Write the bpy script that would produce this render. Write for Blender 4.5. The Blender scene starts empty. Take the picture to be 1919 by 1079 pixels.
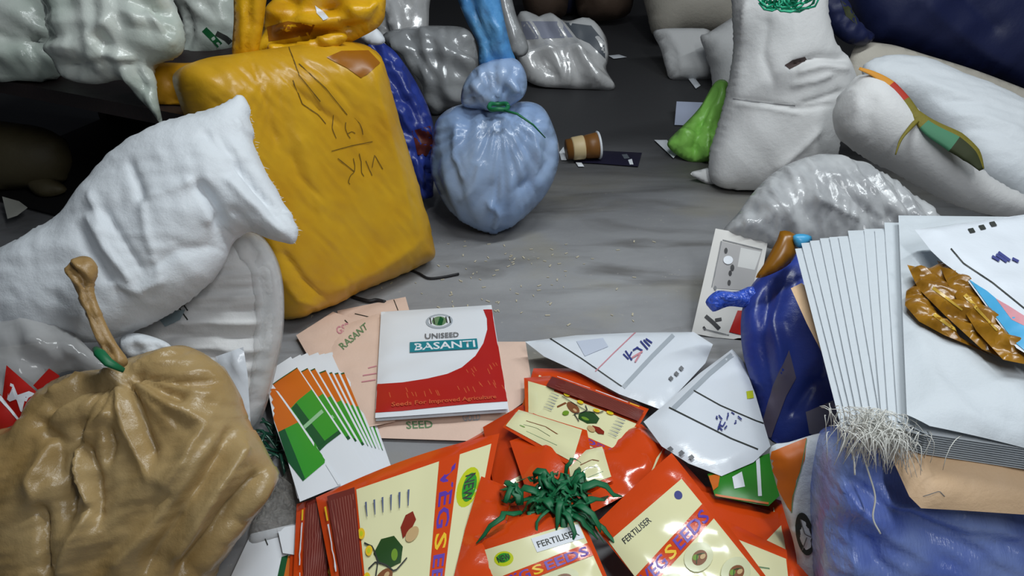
import bpy, math, random
import numpy as np
from mathutils import Vector, Matrix
from mathutils.geometry import delaunay_2d_cdt
from mathutils.bvhtree import BVHTree

# ------------------------------------------------------------------ camera
scene = bpy.context.scene
C = scene.collection
W, H, F = 1919.0, 1079.0, 1506.0
CAM_Z, PITCH = 1.4, math.radians(33.0)
cam_data = bpy.data.cameras.new('camera')
cam_data.sensor_width = 36.0
cam_data.lens = 36.0 * F / W
cam = bpy.data.objects.new('camera', cam_data)
cam.location = (0, 0, CAM_Z)
cam.rotation_euler = (math.pi / 2 - PITCH, 0, 0)
C.objects.link(cam)
scene.camera = cam

# ------------------------------------------------------------------ world, lamps, exposure
world = bpy.data.worlds.new('world')
scene.world = world
world.use_nodes = True
world.node_tree.nodes['Background'].inputs[0].default_value = (0.62, 0.72, 0.85, 1)
world.node_tree.nodes['Background'].inputs[1].default_value = 0.09


def lamp(name, loc, aim, power, sx, sy, col):
    d = bpy.data.lights.new(name, 'AREA')
    d.shape = 'RECTANGLE'
    d.size, d.size_y, d.energy, d.color = sx, sy, power, col
    o = bpy.data.objects.new(name, d)
    o.location = loc
    o.rotation_euler = (Vector(aim) - Vector(loc)).to_track_quat('-Z', 'Y').to_euler()
    C.objects.link(o)
    return o


lamp('tube_lamp', (0.30, 1.75, 2.65), (0.10, 1.70, 0), 31, 0.12, 1.2, (0.92, 0.98, 1.0))
lamp('tube_lamp', (0.75, -0.15, 2.55), (0.5, 1.4, 0), 26, 0.14, 1.2, (0.95, 0.98, 1.0))
lamp('tube_lamp', (1.65, 2.25, 2.5), (1.55, 2.2, 0), 20, 0.12, 1.2, (0.92, 0.98, 1.0))

vs = scene.view_settings
vs.view_transform = 'Standard'
vs.look = 'None'
vs.gamma = 1.0
vs.exposure = 0.0
vs.use_curve_mapping = False

RNG = random.Random(7)
NP = np.random.RandomState(3)
SP, CP = math.sin(PITCH), math.cos(PITCH)


# ------------------------------------------------------------------ geometry of the view
def ray(px, py):
    x, y = (px - W / 2) / F, -(py - H / 2) / F
    # camera axes: right (1,0,0), up (0,SP,CP), forward (0,CP,-SP)
    return Vector((x, y * SP + CP, y * CP - SP))


CAM = Vector((0, 0, CAM_Z))


def at_depth(px, py, d):
    return CAM + ray(px, py) * d


def at_z(px, py, z):
    r = ray(px, py)
    return CAM + r * ((z - CAM_Z) / r.z)


def nrm(e, az=0.0):
    e, az = math.radians(e), math.radians(az)
    return Vector((math.sin(az) * math.cos(e), -math.cos(az) * math.cos(e), math.sin(e)))


def PD(px, py, d, e=33.0, az=0.0):            # plane through the point d metres down the view axis
    return (at_depth(px, py, d), nrm(e, az))


def PZ(px, py, z, e=33.0, az=0.0):            # plane through a point at height z
    return (at_z(px, py, z), nrm(e, az))


def PH(z):
    return (Vector((0, 0, z)), Vector((0, 0, 1)))


def P3(*pts):
    a, b, c = [at_z(*p) for p in pts]
    n = (b - a).cross(c - a).normalized()
    if n.dot(CAM - a) < 0:
        n = -n
    return (a, n)


def PF(a, b, e, z=0.0):                        # plane standing on two floor points, leaning back e degrees
    A, B = at_z(*a, z), at_z(*b, z)
    d = (B - A)
    d.z = 0
    d.normalize()
    h = Vector((d.y, -d.x, 0))
    if h.dot(CAM - A) < 0:
        h = -h
    e = math.radians(e)
    return (A, (h * math.cos(e) + Vector((0, 0, 1)) * math.sin(e)).normalized())


def hit_plane(px, py, plane):
    P, n = plane
    r = ray(px, py)
    return CAM + r * ((P - CAM).dot(n) / r.dot(n))


def homography(quad):
    A, b = [], []
    for (u, v), (x, y) in zip([(0, 0), (1, 0), (1, 1), (0, 1)], quad):
        A.append([u, v, 1, 0, 0, 0, -u * x, -v * x]); b.append(x)
        A.append([0, 0, 0, u, v, 1, -u * y, -v * y]); b.append(y)
    h = np.linalg.solve(np.array(A, float), np.array(b, float))
    Hm = np.append(h, 1).reshape(3, 3)

    def f(uv):
        uv = np.asarray(uv, float).reshape(-1, 2)
        q = np.c_[uv, np.ones(len(uv))] @ Hm.T
        return q[:, :2] / q[:, 2:]
    return f


# ------------------------------------------------------------------ noise in numpy
def _hash(i, j, k, s):
    x = np.sin(i * 127.1 + j * 311.7 + k * 74.7 + s * 53.3) * 43758.5453
    return x - np.floor(x)


def vnoise(P, seed=0.0):
    I = np.floor(P)
    f = P - I
    f = f * f * f * (f * (f * 6 - 15) + 10)
    r = 0
    for a in (0, 1):
        for b in (0, 1):
            for c in (0, 1):
                w = (f[:, 0] if a else 1 - f[:, 0]) * (f[:, 1] if b else 1 - f[:, 1]) * (f[:, 2] if c else 1 - f[:, 2])
                r = r + w * _hash(I[:, 0] + a, I[:, 1] + b, I[:, 2] + c, seed)
    return r * 2 - 1


def fbm(P, seed=0.0, octv=3):
    r, a = 0, 1.0
    for o in range(octv):
        r = r + a * vnoise(P * (2 ** o), seed + o * 3.7)
        a *= 0.5
    return r / 1.6


# ------------------------------------------------------------------ materials
MATS = {}


def lin(c):
    out = []
    for v in c:
        v = v / 255.0
        out.append(v / 12.92 if v <= 0.04045 else ((v + 0.055) / 1.055) ** 2.4)
    return tuple(out) + (1.0,)


def M(name, rgb, rough=0.55, bump=None, var=None, spec=0.5, metal=0.0, film=None, coat=0.0, sheen=None, trans=None):
    if name in MATS:
        return MATS[name]
    m = bpy.data.materials.new(name)
    m.use_nodes = True
    nt = m.node_tree
    N, L = nt.nodes, nt.links
    b = N['Principled BSDF']
    b.inputs['Base Color'].default_value = lin(rgb)
    b.inputs['Roughness'].default_value = rough
    b.inputs['Specular IOR Level'].default_value = spec
    b.inputs['Metallic'].default_value = metal
    b.inputs['Coat Weight'].default_value = coat
    b.inputs['Coat Roughness'].default_value = 0.12
    tc = N.new('ShaderNodeTexCoord')
    if var:                                    # slow drift of the material's own colour
        other, sc = var
        nz = N.new('ShaderNodeTexNoise')
        nz.inputs['Scale'].default_value = sc
        nz.inputs['Detail'].default_value = 4
        L.new(tc.outputs['Object'], nz.inputs['Vector'])
        rp = N.new('ShaderNodeValToRGB')
        rp.color_ramp.elements[0].position = 0.38
        rp.color_ramp.elements[1].position = 0.66
        rp.color_ramp.elements[0].color = lin(rgb)
        rp.color_ramp.elements[1].color = lin(other)
        L.new(nz.outputs['Fac'], rp.inputs['Fac'])
        L.new(rp.outputs['Color'], b.inputs['Base Color'])
    if bump:                                   # (kind, scale, strength)
        kind, sc, st = bump
        bn = N.new('ShaderNodeBump')
        bn.inputs['Strength'].default_value = st
        bn.inputs['Distance'].default_value = 0.01
        if kind == 'crumple':
            t = N.new('ShaderNodeTexVoronoi')
            t.feature = 'F1'
            t.inputs['Scale'].default_value = sc
            wz = N.new('ShaderNodeTexNoise')
            wz.inputs['Scale'].default_value = sc * 0.6
            mx = N.new('ShaderNodeVectorMath')
            mx.operation = 'MULTIPLY_ADD'
            mx.inputs[1].default_value = (0.12, 0.12, 0.12)
            L.new(tc.outputs['Object'], wz.inputs['Vector'])
            L.new(wz.outputs['Color'], mx.inputs[0])
            L.new(tc.outputs['Object'], mx.inputs[2])
            L.new(mx.outputs[0], t.inputs['Vector'])
            L.new(t.outputs['Distance'], bn.inputs['Height'])
        elif kind == 'weave':
            t1 = N.new('ShaderNodeTexNoise')
            t1.inputs['Scale'].default_value = sc
            t1.inputs['Detail'].default_value = 6
            t1.inputs['Roughness'].default_value = 0.65
            L.new(tc.outputs['Object'], t1.inputs['Vector'])
            L.new(t1.outputs['Fac'], bn.inputs['Height'])
        else:                                  # streaks: folds drawn out along one axis
            mp = N.new('ShaderNodeMapping')
            mp.inputs['Scale'].default_value = kind
            t1 = N.new('ShaderNodeTexNoise')
            t1.inputs['Scale'].default_value = sc
            t1.inputs['Detail'].default_value = 4
            L.new(tc.outputs['Object'], mp.inputs['Vector'])
            L.new(mp.outputs['Vector'], t1.inputs['Vector'])
            L.new(t1.outputs['Fac'], bn.inputs['Height'])
        L.new(bn.outputs['Normal'], b.inputs['Normal'])
    if trans:                                  # light soaking through thin plastic
        b.inputs['Subsurface Weight'].default_value = trans
        b.inputs['Subsurface Radius'].default_value = (0.03, 0.03, 0.03)
        b.inputs['Subsurface Scale'].default_value = 0.5
    if film is not None:                       # see-through film: part clear, part milky gloss
        tr = N.new('ShaderNodeBsdfTransparent')
        mix = N.new('ShaderNodeMixShader')
        lw = N.new('ShaderNodeLayerWeight')
        lw.inputs['Blend'].default_value = 0.35
        mr = N.new('ShaderNodeMapRange')
        mr.inputs['To Min'].default_value = film
        mr.inputs['To Max'].default_value = min(1.0, film + 0.45)
        L.new(lw.outputs['Facing'], mr.inputs['Value'])
        L.new(mr.outputs['Result'], mix.inputs['Fac'])
        L.new(tr.outputs[0], mix.inputs[1])
        L.new(b.outputs[0], mix.inputs[2])
        L.new(mix.outputs[0], N['Material Output'].inputs['Surface'])
    MATS[name] = m
    return m


# ------------------------------------------------------------------ objects
def tag(o, label, cat, group=None, kind=None):
    o['label'] = label
    if cat:
        o['category'] = cat
    if group:
        o['group'] = group
    if kind:
        o['kind'] = kind
    return o


def make(name, verts, faces, mats, midx=None, parent=None, smooth=True, base=None):
    """One mesh object whose origin sits at its own base; verts come in world space."""
    V = np.asarray([tuple(v) for v in verts], float)
    if base is None:
        base = ((V[:, 0].min() + V[:, 0].max()) / 2, (V[:, 1].min() + V[:, 1].max()) / 2, V[:, 2].min())
    me = bpy.data.meshes.new(name)
    me.from_pydata((V - np.array(base)).tolist(), [], [list(f) for f in faces])
    for m in (mats if isinstance(mats, (list, tuple)) else [mats]):
        me.materials.append(m)
    if midx is not None:
        me.polygons.foreach_set('material_index', list(midx))
    me.polygons.foreach_set('use_smooth', [smooth] * len(me.polygons))
    me.update()
    o = bpy.data.objects.new(name, me)
    C.objects.link(o)
    if parent is not None:
        o.parent = parent
        o.location = Vector(base) - world_loc(parent)
    else:
        o.location = base
    return o


def world_loc(o):
    v = Vector(o.location)
    while o.parent is not None:
        o = o.parent
        v = v + Vector(o.location)
    return v


def inside(pts, poly):
    x, y = pts[:, 0][:, None], pts[:, 1][:, None]
    x1, y1 = poly[:, 0][None], poly[:, 1][None]
    x2, y2 = np.roll(poly[:, 0], -1)[None], np.roll(poly[:, 1], -1)[None]
    c = ((y1 > y) != (y2 > y)) & (x < (x2 - x1) * (y - y1) / (y2 - y1 + 1e-12) + x1)
    return c.sum(1) % 2 == 1


def catmull(pts, n=6):
    pts = np.asarray(pts, float)
    m = len(pts)
    out = []
    for i in range(m):
        p0, p1, p2, p3 = pts[(i - 1) % m], pts[i], pts[(i + 1) % m], pts[(i + 2) % m]
        for t in np.arange(n) / n:
            out.append(0.5 * ((2 * p1) + (-p0 + p2) * t + (2 * p0 - 5 * p1 + 4 * p2 - p3) * t * t + (-p0 + 3 * p1 - 3 * p2 + p3) * t ** 3))
    return np.array(out)


def resample(poly, step, closed=True):
    P = np.vstack([poly, poly[:1]]) if closed else np.asarray(poly, float)
    seg = np.linalg.norm(np.diff(P, axis=0), axis=1)
    s = np.r_[0, np.cumsum(seg)]
    n = max(8 if closed else 2, int(round(s[-1] / step)))
    t = np.linspace(0, s[-1], n + 1)
    if closed:
        t = t[:-1]
    return np.c_[np.interp(t, s, P[:, 0]), np.interp(t, s, P[:, 1])]


def polymesh(poly, step, keep_corners=False):
    """Triangles filling a 2-D polygon with an even inner grid; returns verts, faces, boundary count."""
    B = resample(poly, step)
    if keep_corners:
        Q = []
        P = np.asarray(poly, float)
        for i in range(len(P)):
            a, b = P[i], P[(i + 1) % len(P)]
            n = max(1, int(round(np.linalg.norm(b - a) / step)))
            for t in range(n):
                Q.append(a + (b - a) * t / n)
        B = np.array(Q)
    lo, hi = B.min(0), B.max(0)
    xs = np.arange(lo[0], hi[0] + step, step)
    ys = np.arange(lo[1], hi[1] + step, step * 0.866)
    G = []
    for k, y in enumerate(ys):
        G.append(np.c_[xs + (0.5 * step if k % 2 else 0), np.full(len(xs), y)])
    G = np.vstack(G)
    G = G[inside(G, B)]
    if len(G):
        d = np.sqrt(((G[:, None, :] - B[None]) ** 2).sum(2)).min(1)
        G = G[d > step * 0.62]
    allp = np.vstack([B, G]) if len(G) else B
    scale = 1.0 / step
    v, e, f, ov, oe, of = delaunay_2d_cdt([Vector((float(p[0] * scale), float(p[1] * scale))) for p in allp], [], [list(range(len(B)))], 1, 1e-5)
    V = np.array([(p[0] / scale, p[1] / scale) for p in v])
    faces = [tuple(t) for t in f if len(t) >= 3]
    on = np.array([any(i < len(B) for i in o) for o in ov])
    # consistent orientation
    ff = []
    for t in faces:
        a, b, c = V[t[0]], V[t[1]], V[t[2]]
        if (b[0] - a[0]) * (c[1] - a[1]) - (b[1] - a[1]) * (c[0] - a[0]) < 0:
            t = tuple(reversed(t))
        ff.append(t)
    return V, ff, on


def vnormals(V, Fc):
    T = np.array([f[:3] for f in Fc])
    n = np.cross(V[T[:, 1]] - V[T[:, 0]], V[T[:, 2]] - V[T[:, 0]])
    N = np.zeros_like(V)
    for k in range(3):
        np.add.at(N, T[:, k], n)
    return N / (np.linalg.norm(N, axis=1)[:, None] + 1e-12)


def stroke(pts, w, w2=None):
    """Outline (in px) of a brush line of width w."""
    P = resample(np.asarray(pts, float), 4.0, closed=False)
    t = np.gradient(P, axis=0)
    t /= np.linalg.norm(t, axis=1)[:, None] + 1e-9
    n = np.c_[-t[:, 1], t[:, 0]]
    ww = np.linspace(w, w if w2 is None else w2, len(P))[:, None] / 2
    return np.vstack([P + n * ww, (P - n * ww)[::-1]])


def ellipse(cx, cy, rx, ry, rot=0.0, n=20):
    a = np.linspace(0, 2 * math.pi, n, endpoint=False)
    x, y = rx * np.cos(a), ry * np.sin(a)
    r = math.radians(rot)
    return np.c_[cx + x * math.cos(r) - y * math.sin(r), cy + x * math.sin(r) + y * math.cos(r)]


_TXT = {}


def text_mesh(s):
    if s in _TXT:
        return _TXT[s]
    cu = bpy.data.curves.new('lettering', 'FONT')
    cu.body = s
    cu.resolution_u = 2
    cu.offset = 0.018
    o = bpy.data.objects.new('lettering', cu)
    C.objects.link(o)
    dg = bpy.context.evaluated_depsgraph_get()
    me = o.evaluated_get(dg).to_mesh()
    V = np.array([(v.co.x, v.co.y) for v in me.vertices])
    Fc = [tuple(p.vertices) for p in me.polygons]
    o.evaluated_get(dg).to_mesh_clear()
    bpy.data.objects.remove(o)
    bpy.data.curves.remove(cu)
    lo, hi = V.min(0), V.max(0)
    V = (V - lo) / (hi - lo)
    V[:, 1] = 1 - V[:, 1]
    _TXT[s] = (V, Fc)
    return _TXT[s]


# a print is (material, verts, faces) in px (or in the 0..1 square of a design)
def fill(mat, poly, step=7.0):
    V, Fc, _ = polymesh(np.asarray(poly, float), step, keep_corners=True)
    return (mat, V, Fc)


def line(mat, pts, w, w2=None):
    return fill(mat, stroke(pts, w, w2), max(3.0, w * 1.2))


def text(mat, s, quad):
    V, Fc = text_mesh(s)
    return (mat, homography(quad)(V), Fc)


def mapped(design, quad):
    f = homography(quad)
    return [(m, f(V), Fc) for m, V, Fc in design]


class Body:
    pass


def blob(name, outline, plane, front, back, mat, R=None, power=0.5, res=0.014, creases=(), noise=(), radial=(),
         prints=(), zmin=0.002, smooth=True, parent=None, sharp=False, lift=None, facets=()):
    """A filled body with the given contour: it swells `front` metres out of its plane and `back` metres behind it."""
    P0, n = plane
    P0, n = np.array(P0), np.array(n)
    u = np.cross(np.array((0, 0, 1.0)), n) if abs(n[2]) < 0.98 else np.array((1.0, 0, 0))
    u /= np.linalg.norm(u)
    v = np.cross(n, u)

    pts3 = np.array([hit_plane(x, y, plane) for x, y in outline]) - P0
    q = np.c_[pts3 @ u, pts3 @ v]
    if not sharp:
        q = catmull(q, 6)
    V2, Fc, on = polymesh(q, res, keep_corners=sharp)
    # height field
    E = set()
    for f in Fc:
        for i in range(len(f)):
            a, b = f[i], f[(i + 1) % len(f)]
            E.add((min(a, b), max(a, b)))
    E = np.array(list(E))
    deg = np.bincount(E.ravel(), minlength=len(V2)).astype(float) + 1e-9

    def avg(x):
        s = np.bincount(E[:, 0], x[E[:, 1]], len(V2)) + np.bincount(E[:, 1], x[E[:, 0]], len(V2))
        return s / deg
    free = ~on
    Bq = resample(q, res)
    d = np.sqrt(((V2[:, None, :] - Bq[None]) ** 2).sum(2)).min(1)
    d[on] = 0
    if R is None:
        h = np.zeros(len(V2))
        for _ in range(700):
            h = np.where(free, avg(h) + 1e-3, 0)
        h = (h / (h.max() + 1e-12)) ** power
    else:
        t = np.clip(d / R, 0, 1)
        h = (1 - (1 - t) ** 2) ** power
        for _ in range(3):
            h = np.where(free, 0.5 * h + 0.5 * avg(h), 0)
    base = P0 + V2[:, :1] * u + V2[:, 1:] * v
    if lift is not None:                        # a bend of the whole sheet, metres along the normal, from px-free coords
        c = (V2 - V2.min(0)) / (np.ptp(V2, axis=0) + 1e-9)
        base = base + lift(c[:, 0], c[:, 1])[:, None] * n
    fr = base + (front * h)[:, None] * n
    # creases and folds, on the front
    bv = BVHTree.FromPolygons([Vector(p) for p in fr], Fc)

    def cast(px, py):
        r = ray(px, py)
        loc, nn, i, dd = bv.ray_cast(CAM, r)
        return np.array(loc) if loc is not None else np.array(hit_plane(px, py, plane))
    disp = np.zeros(len(V2))
    edge = np.clip(d / (2.5 * res), 0, 1)
    for pts, w, dep in creases:
        pp = resample(np.asarray(pts, float), 8.0, closed=False)
        L = np.array([cast(*p) for p in pp])
        A, Bv = L[:-1], L[1:]
        AB = Bv - A
        t = ((fr[:, None] - A[None]) * AB[None]).sum(2) / ((AB ** 2).sum(1)[None] + 1e-12)
        t = np.clip(t, 0, 1)
        cl = A[None] + t[..., None] * AB[None]
        dist2 = ((fr[:, None] - cl) ** 2).sum(2)
        k = dist2.argmin(1)
        s = (k + t[np.arange(len(k)), k]) / max(1, len(A))
        fade = np.clip(np.minimum(s, 1 - s) / 0.15 + 0.35, 0, 1)
        dm = dist2.min(1)
        disp += dep * np.exp(-np.sqrt(dm + (0.25 * w) ** 2) / w * 1.25 + 0.31) * fade
    for (cx, cy, k, amp, rad, seed) in radial:
        c0 = cast(cx, cy) - P0
        dx, dy = V2[:, 0] - c0 @ u, V2[:, 1] - c0 @ v
        r = np.sqrt(dx * dx + dy * dy)
        a = np.arctan2(dy, dx)
        ph = fbm(np.c_[np.cos(a) * 1.5, np.sin(a) * 1.5, np.full(len(a), seed)], seed) * 3 + r * 3
        wv = np.abs(np.sin(k * a / 2 + ph))
        disp += amp * (wv - 0.6) * np.exp(-r / rad) * (1 - np.exp(-r / 0.025)) * 1.4
    for nz in noise:                            # (amp, scale, angle of stretch in the plane, stretch, ridged)
        amp, sc, ang, st, ridged = nz
        ca, sa = math.cos(math.radians(ang)), math.sin(math.radians(ang))
        a1 = (V2[:, 0] * ca + V2[:, 1] * sa) / (sc * st)
        a2 = (-V2[:, 0] * sa + V2[:, 1] * ca) / sc
        g = fbm(np.c_[a1, a2, np.full(len(a1), hash_name(name))], amp * 100)
        if ridged:
            g = 1 - 2 * np.minimum(1, np.abs(g) * 1.7)
        disp += amp * g
    for (amp, lam, ang, spread, cnt, seed) in facets:   # straight crisp folds of stiff film
        rg = np.random.RandomState(int(seed * 10) + 5)
        wob = 0.45 * fbm(np.c_[V2 / (lam * 1.8), np.full(len(V2), seed)], seed, 2)
        for i in range(cnt):
            an = math.radians(ang + rg.uniform(-spread, spread))
            x = (V2[:, 0] * math.cos(an) + V2[:, 1] * math.sin(an)) / (lam * rg.uniform(.6, 1.5)) + rg.uniform(0, 1) + wob * rg.uniform(.5, 1.2)
            tri = np.abs(x - np.floor(x) - 0.5) * 2
            msk = np.clip(vnoise(np.c_[V2 / (lam * 1.3), np.full(len(V2), seed + 3.1 * i)], i) * 1.6 + .35, 0, 1)
            disp += amp * (tri - 0.5) * msk
    N = vnormals(fr, Fc)
    fr = fr + (disp * edge)[:, None] * N
    bk = base - (back * h)[:, None] * n
    # only the inner verts are doubled
    idx = np.full(len(V2), -1)
    inner = np.where(free)[0]
    idx[inner] = len(V2) + np.arange(len(inner))
    idx[on] = np.where(on)[0]
    verts = np.vstack([fr, bk[inner]])
    faces = list(Fc) + [tuple(int(idx[i]) for i in reversed(f)) for f in Fc if not all(on[i] for i in f)]
    verts[:, 2] = np.maximum(verts[:, 2], zmin)
    body = Body()
    body.bvh = BVHTree.FromPolygons([Vector(p) for p in verts], faces)
    mats, mi = [mat], [0] * len(faces)
    verts = [tuple(p) for p in verts]
    cen = np.mean(np.array(outline, float), axis=0)
    for k, pr in enumerate(prints):
        add_print(body.bvh, pr, verts, faces, mats, mi, 0.0012 + 0.00022 * min(k, 40), cen)
    o = make(name, verts, faces, mats, mi, parent, smooth)
    if sharp:                                   # crisp rim of a sheet
        nb = len(V2)
        rim = set(np.where(on)[0].tolist())
        flags = [False] * len(o.data.edges)
        for e in o.data.edges:
            a_, b_ = e.vertices
            if a_ in rim and b_ in rim:
                flags[e.index] = True
        at = o.data.attributes.get('sharp_edge') or o.data.attributes.new('sharp_edge', 'BOOLEAN', 'EDGE')
        at.data.foreach_set('value', flags)
    body.o = o
    return body


def hash_name(s):
    return (sum(ord(c) * (i + 1) for i, c in enumerate(s)) % 97) * 0.37


def add_print(bvh, pr, verts, faces, mats, mi, off, cen=None):
    m, V, Fc = pr
    ids, dep = [], []
    for x, y in V:
        r = ray(float(x), float(y))
        loc, nn, i, dd = bvh.ray_cast(CAM, r)
        if loc is None and cen is not None:     # a corner of the print on the very rim
            g = np.array((cen[0] - x, cen[1] - y))
            g /= np.linalg.norm(g) + 1e-9
            for st in (1.0, 2.5, 4.5):
                r = ray(float(x + g[0] * st), float(y + g[1] * st))
                loc, nn, i, dd = bvh.ray_cast(CAM, r)
                if loc is not None:
                    break
        if loc is None:
            ids.append(None); dep.append(0)
            continue
        if nn.dot(r) > 0:
            nn = -nn
        verts.append(tuple(loc + nn * off))
        ids.append(len(verts) - 1); dep.append(dd)
    if m not in mats:
        mats.append(m)
    k = mats.index(m)
    for f in Fc:
        if any(ids[i] is None for i in f):
            continue
        dd = [dep[i] for i in f]
        if max(dd) - min(dd) > 0.06:
            continue
        faces.append(tuple(ids[i] for i in f)); mi.append(k)


def decal(name, body, prints, parent, off=0.002):
    """A part lying on a body: tape, label, marker strokes."""
    verts, faces, mats, mi = [], [], [], []
    for pr in prints:
        add_print(body.bvh, pr, verts, faces, mats, mi, off)
    if faces:
        # give it a little thickness below
        return make(name, verts, faces, mats, mi, parent)


def tube(name, pts, radii, mat, parent=None, sides=8, flat=1.0, up=None):
    """A tapering strand through 3-D points."""
    verts, faces = [], []
    tube_into(verts, faces, pts, radii, sides, flat, up)
    return make(name, verts, faces, mat, None, parent)


def tube_into(verts, faces, pts, radii, sides=8, flat=1.0, up=None):
    pts = [Vector(p) for p in pts]
    b0 = len(verts)
    n = len(pts)
    for i, p in enumerate(pts):
        t = (pts[min(i + 1, n - 1)] - pts[max(i - 1, 0)]).normalized()
        a = Vector(up) if up is not None else (Vector((0, 0, 1)) if abs(t.z) < 0.9 else Vector((1, 0, 0)))
        s = t.cross(a).normalized()
        w = s.cross(t).normalized()
        r = radii[i] if hasattr(radii, '__len__') else radii
        for k in range(sides):
            an = 2 * math.pi * k / sides
            verts.append(tuple(p + s * (math.cos(an) * r) + w * (math.sin(an) * r * flat)))
    for i in range(n - 1):
        for k in range(sides):
            a, b = b0 + i * sides + k, b0 + i * sides + (k + 1) % sides
            faces.append((a, b, b + sides, a + sides))
    faces.append(tuple(b0 + k for k in reversed(range(sides))))
    faces.append(tuple(b0 + (n - 1) * sides + k for k in range(sides)))


def box_into(verts, faces, lo, hi, X=None):
    b0 = len(verts)
    for z in (lo[2], hi[2]):
        for x, y in ((lo[0], lo[1]), (hi[0], lo[1]), (hi[0], hi[1]), (lo[0], hi[1])):
            p = Vector((x, y, z))
            verts.append(tuple(X @ p if X is not None else p))
    for f in ((3, 2, 1, 0), (4, 5, 6, 7), (0, 1, 5, 4), (1, 2, 6, 5), (2, 3, 7, 6), (3, 0, 4, 7)):
        faces.append(tuple(b0 + i for i in f))


def smooth_path(pts, n=5):
    pts = [np.array(p, float) for p in pts]
    pts = [2 * pts[0] - pts[1]] + pts + [2 * pts[-1] - pts[-2]]
    out = []
    for i in range(1, len(pts) - 2):
        p0, p1, p2, p3 = pts[i - 1:i + 3]
        for t in np.arange(n) / n:
            out.append(0.5 * ((2 * p1) + (-p0 + p2) * t + (2 * p0 - 5 * p1 + 4 * p2 - p3) * t * t + (-p0 + 3 * p1 - 3 * p2 + p3) * t ** 3))
    out.append(pts[-2])
    return out

# ------------------------------------------------------------------ materials in use
white_woven = M('white_woven', (218, 223, 228), 0.55, ('weave', 60, 0.25), spec=0.35)
white_fold = M('white_fold', (200, 207, 213), 0.5, ('weave', 50, 0.2), spec=0.35)
white_dull = M('white_dull', (216, 216, 216), 0.6, ('weave', 50, 0.25), spec=0.3)
white_paper = M('white_paper', (226, 230, 236), 0.5)
white_gloss = M('white_gloss', (222, 228, 236), 0.22, ('weave', 18, 0.12))
milky = M('milky_plastic', (208, 214, 207), 0.2, ('weave', 24, 0.25), var=((172, 184, 174), 5))
clear_film = M('clear_film', (225, 228, 230), 0.12, ('weave', 18, 0.3), film=0.10)
film_grey = M('film_grey', (188, 190, 192), 0.16, ('weave', 22, 0.2), var=((160, 162, 165), 9))
yellow_plastic = M('yellow_plastic', (206, 160, 32), 0.36, ('weave', 14, 0.22), var=((194, 144, 24), 5))
yellow_bright = M('yellow_bright', (222, 170, 22), 0.32, ('weave', 24, 0.3), var=((200, 142, 14), 9))
tape_hollow_brown = M('tape_hollow_brown', (150, 92, 16), 0.3)
marker = M('marker_ink', (96, 72, 12), 0.6)
tan_plastic = M('tan_plastic', (176, 150, 104), 0.25, ('weave', 40, 0.25), var=((160, 130, 80), 5))
tan_dark = M('tan_dark', (160, 128, 80), 0.35, ('weave', 40, 0.3))
blue_pale = M('blue_pale', (152, 174, 206), 0.22, ('weave', 20, 0.2), var=((132, 158, 198), 5))
blue_neck = M('blue_neck', (96, 158, 208), 0.3, ('weave', 30, 0.3), var=((70, 130, 190), 10))
blue_royal = M('blue_royal', (52, 72, 160), 0.3, ('weave', 20, 0.2), var=((42, 56, 134), 8))
blue_wisp = M('blue_wisp', (60, 92, 200), 0.25, ('crumple', 40, 0.6))
blue_woven = M('blue_woven', (146, 168, 230), 0.22, ((5.0, 1.0, 2.0), 40, 0.35), var=((106, 130, 214), 9))
navy = M('navy_tarpaulin', (24, 32, 72), 0.5, ('weave', 9, 0.3))
silver = M('silver_foil', (232, 232, 232), 0.22, ('weave', 14, 0.3), metal=0.25)
silver_dull = M('silver_dull', (186, 188, 190), 0.22, ('weave', 14, 0.3), metal=0.25)
grey_label = M('grey_label', (150, 154, 172), 0.6)
grey_plastic = M('grey_plastic', (92, 98, 106), 0.45)
twine_green = M('green_twine', (12, 104, 62), 0.5)
twine_teal = M('teal_twine', (40, 170, 130), 0.45)
lime = M('lime_plastic', (140, 204, 92), 0.4, ('crumple', 18, 0.4))
peach = M('peach_paper', (226, 196, 178), 0.65, ('weave', 30, 0.2))
peach_kraft = M('peach_kraft', (222, 188, 150), 0.55, ('weave', 30, 0.25))
orange_foil = M('orange_foil', (214, 72, 20), 0.16, ('weave', 14, 0.15), coat=0.5)
orange_inner = M('orange_inner', (190, 60, 14), 0.32, ('weave', 14, 0.15))
cream = M('cream_print', (232, 229, 182), 0.14, coat=0.4)
maroon = M('maroon_print', (112, 42, 34), 0.3)
maroon_line = M('maroon_line', (150, 88, 76), 0.4)
purple = M('purple_print', (96, 58, 168), 0.3)
yellow_print = M('yellow_print', (238, 196, 40), 0.3)
lime_print = M('lime_print', (196, 206, 30), 0.3)
green_print = M('green_print', (52, 150, 44), 0.3)
green_dark = M('green_dark', (14, 84, 44), 0.35)
green_ink = M('green_ink', (104, 136, 96), 0.6)
leaf_print = M('leaf_print', (34, 72, 26), 0.35)
leaf_light = M('leaf_light', (112, 150, 40), 0.35)
seed_red = M('seed_red', (136, 40, 22), 0.35)
seed_brown = M('seed_brown', (128, 76, 40), 0.35)
seed_shine = M('seed_shine', (200, 168, 120), 0.35)
blue_ink = M('blue_ink', (84, 96, 130), 0.5)
dark_ink = M('dark_ink', (44, 48, 44), 0.5)
black_ink = M('black_ink', (34, 34, 38), 0.5)
grey_ink = M('grey_ink', (168, 176, 184), 0.5)
mid_ink = M('mid_ink', (110, 112, 116), 0.5)
navy_ink = M('navy_ink', (52, 60, 128), 0.5)
pink_ink = M('pink_ink', (206, 140, 150), 0.5)
orange_print = M('orange_print', (206, 104, 20), 0.4)
red_print = M('red_print', (176, 26, 18), 0.4)
red_speck = M('red_speck', (206, 92, 52), 0.4)
teal_print = M('teal_print', (26, 128, 142), 0.4)
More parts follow.
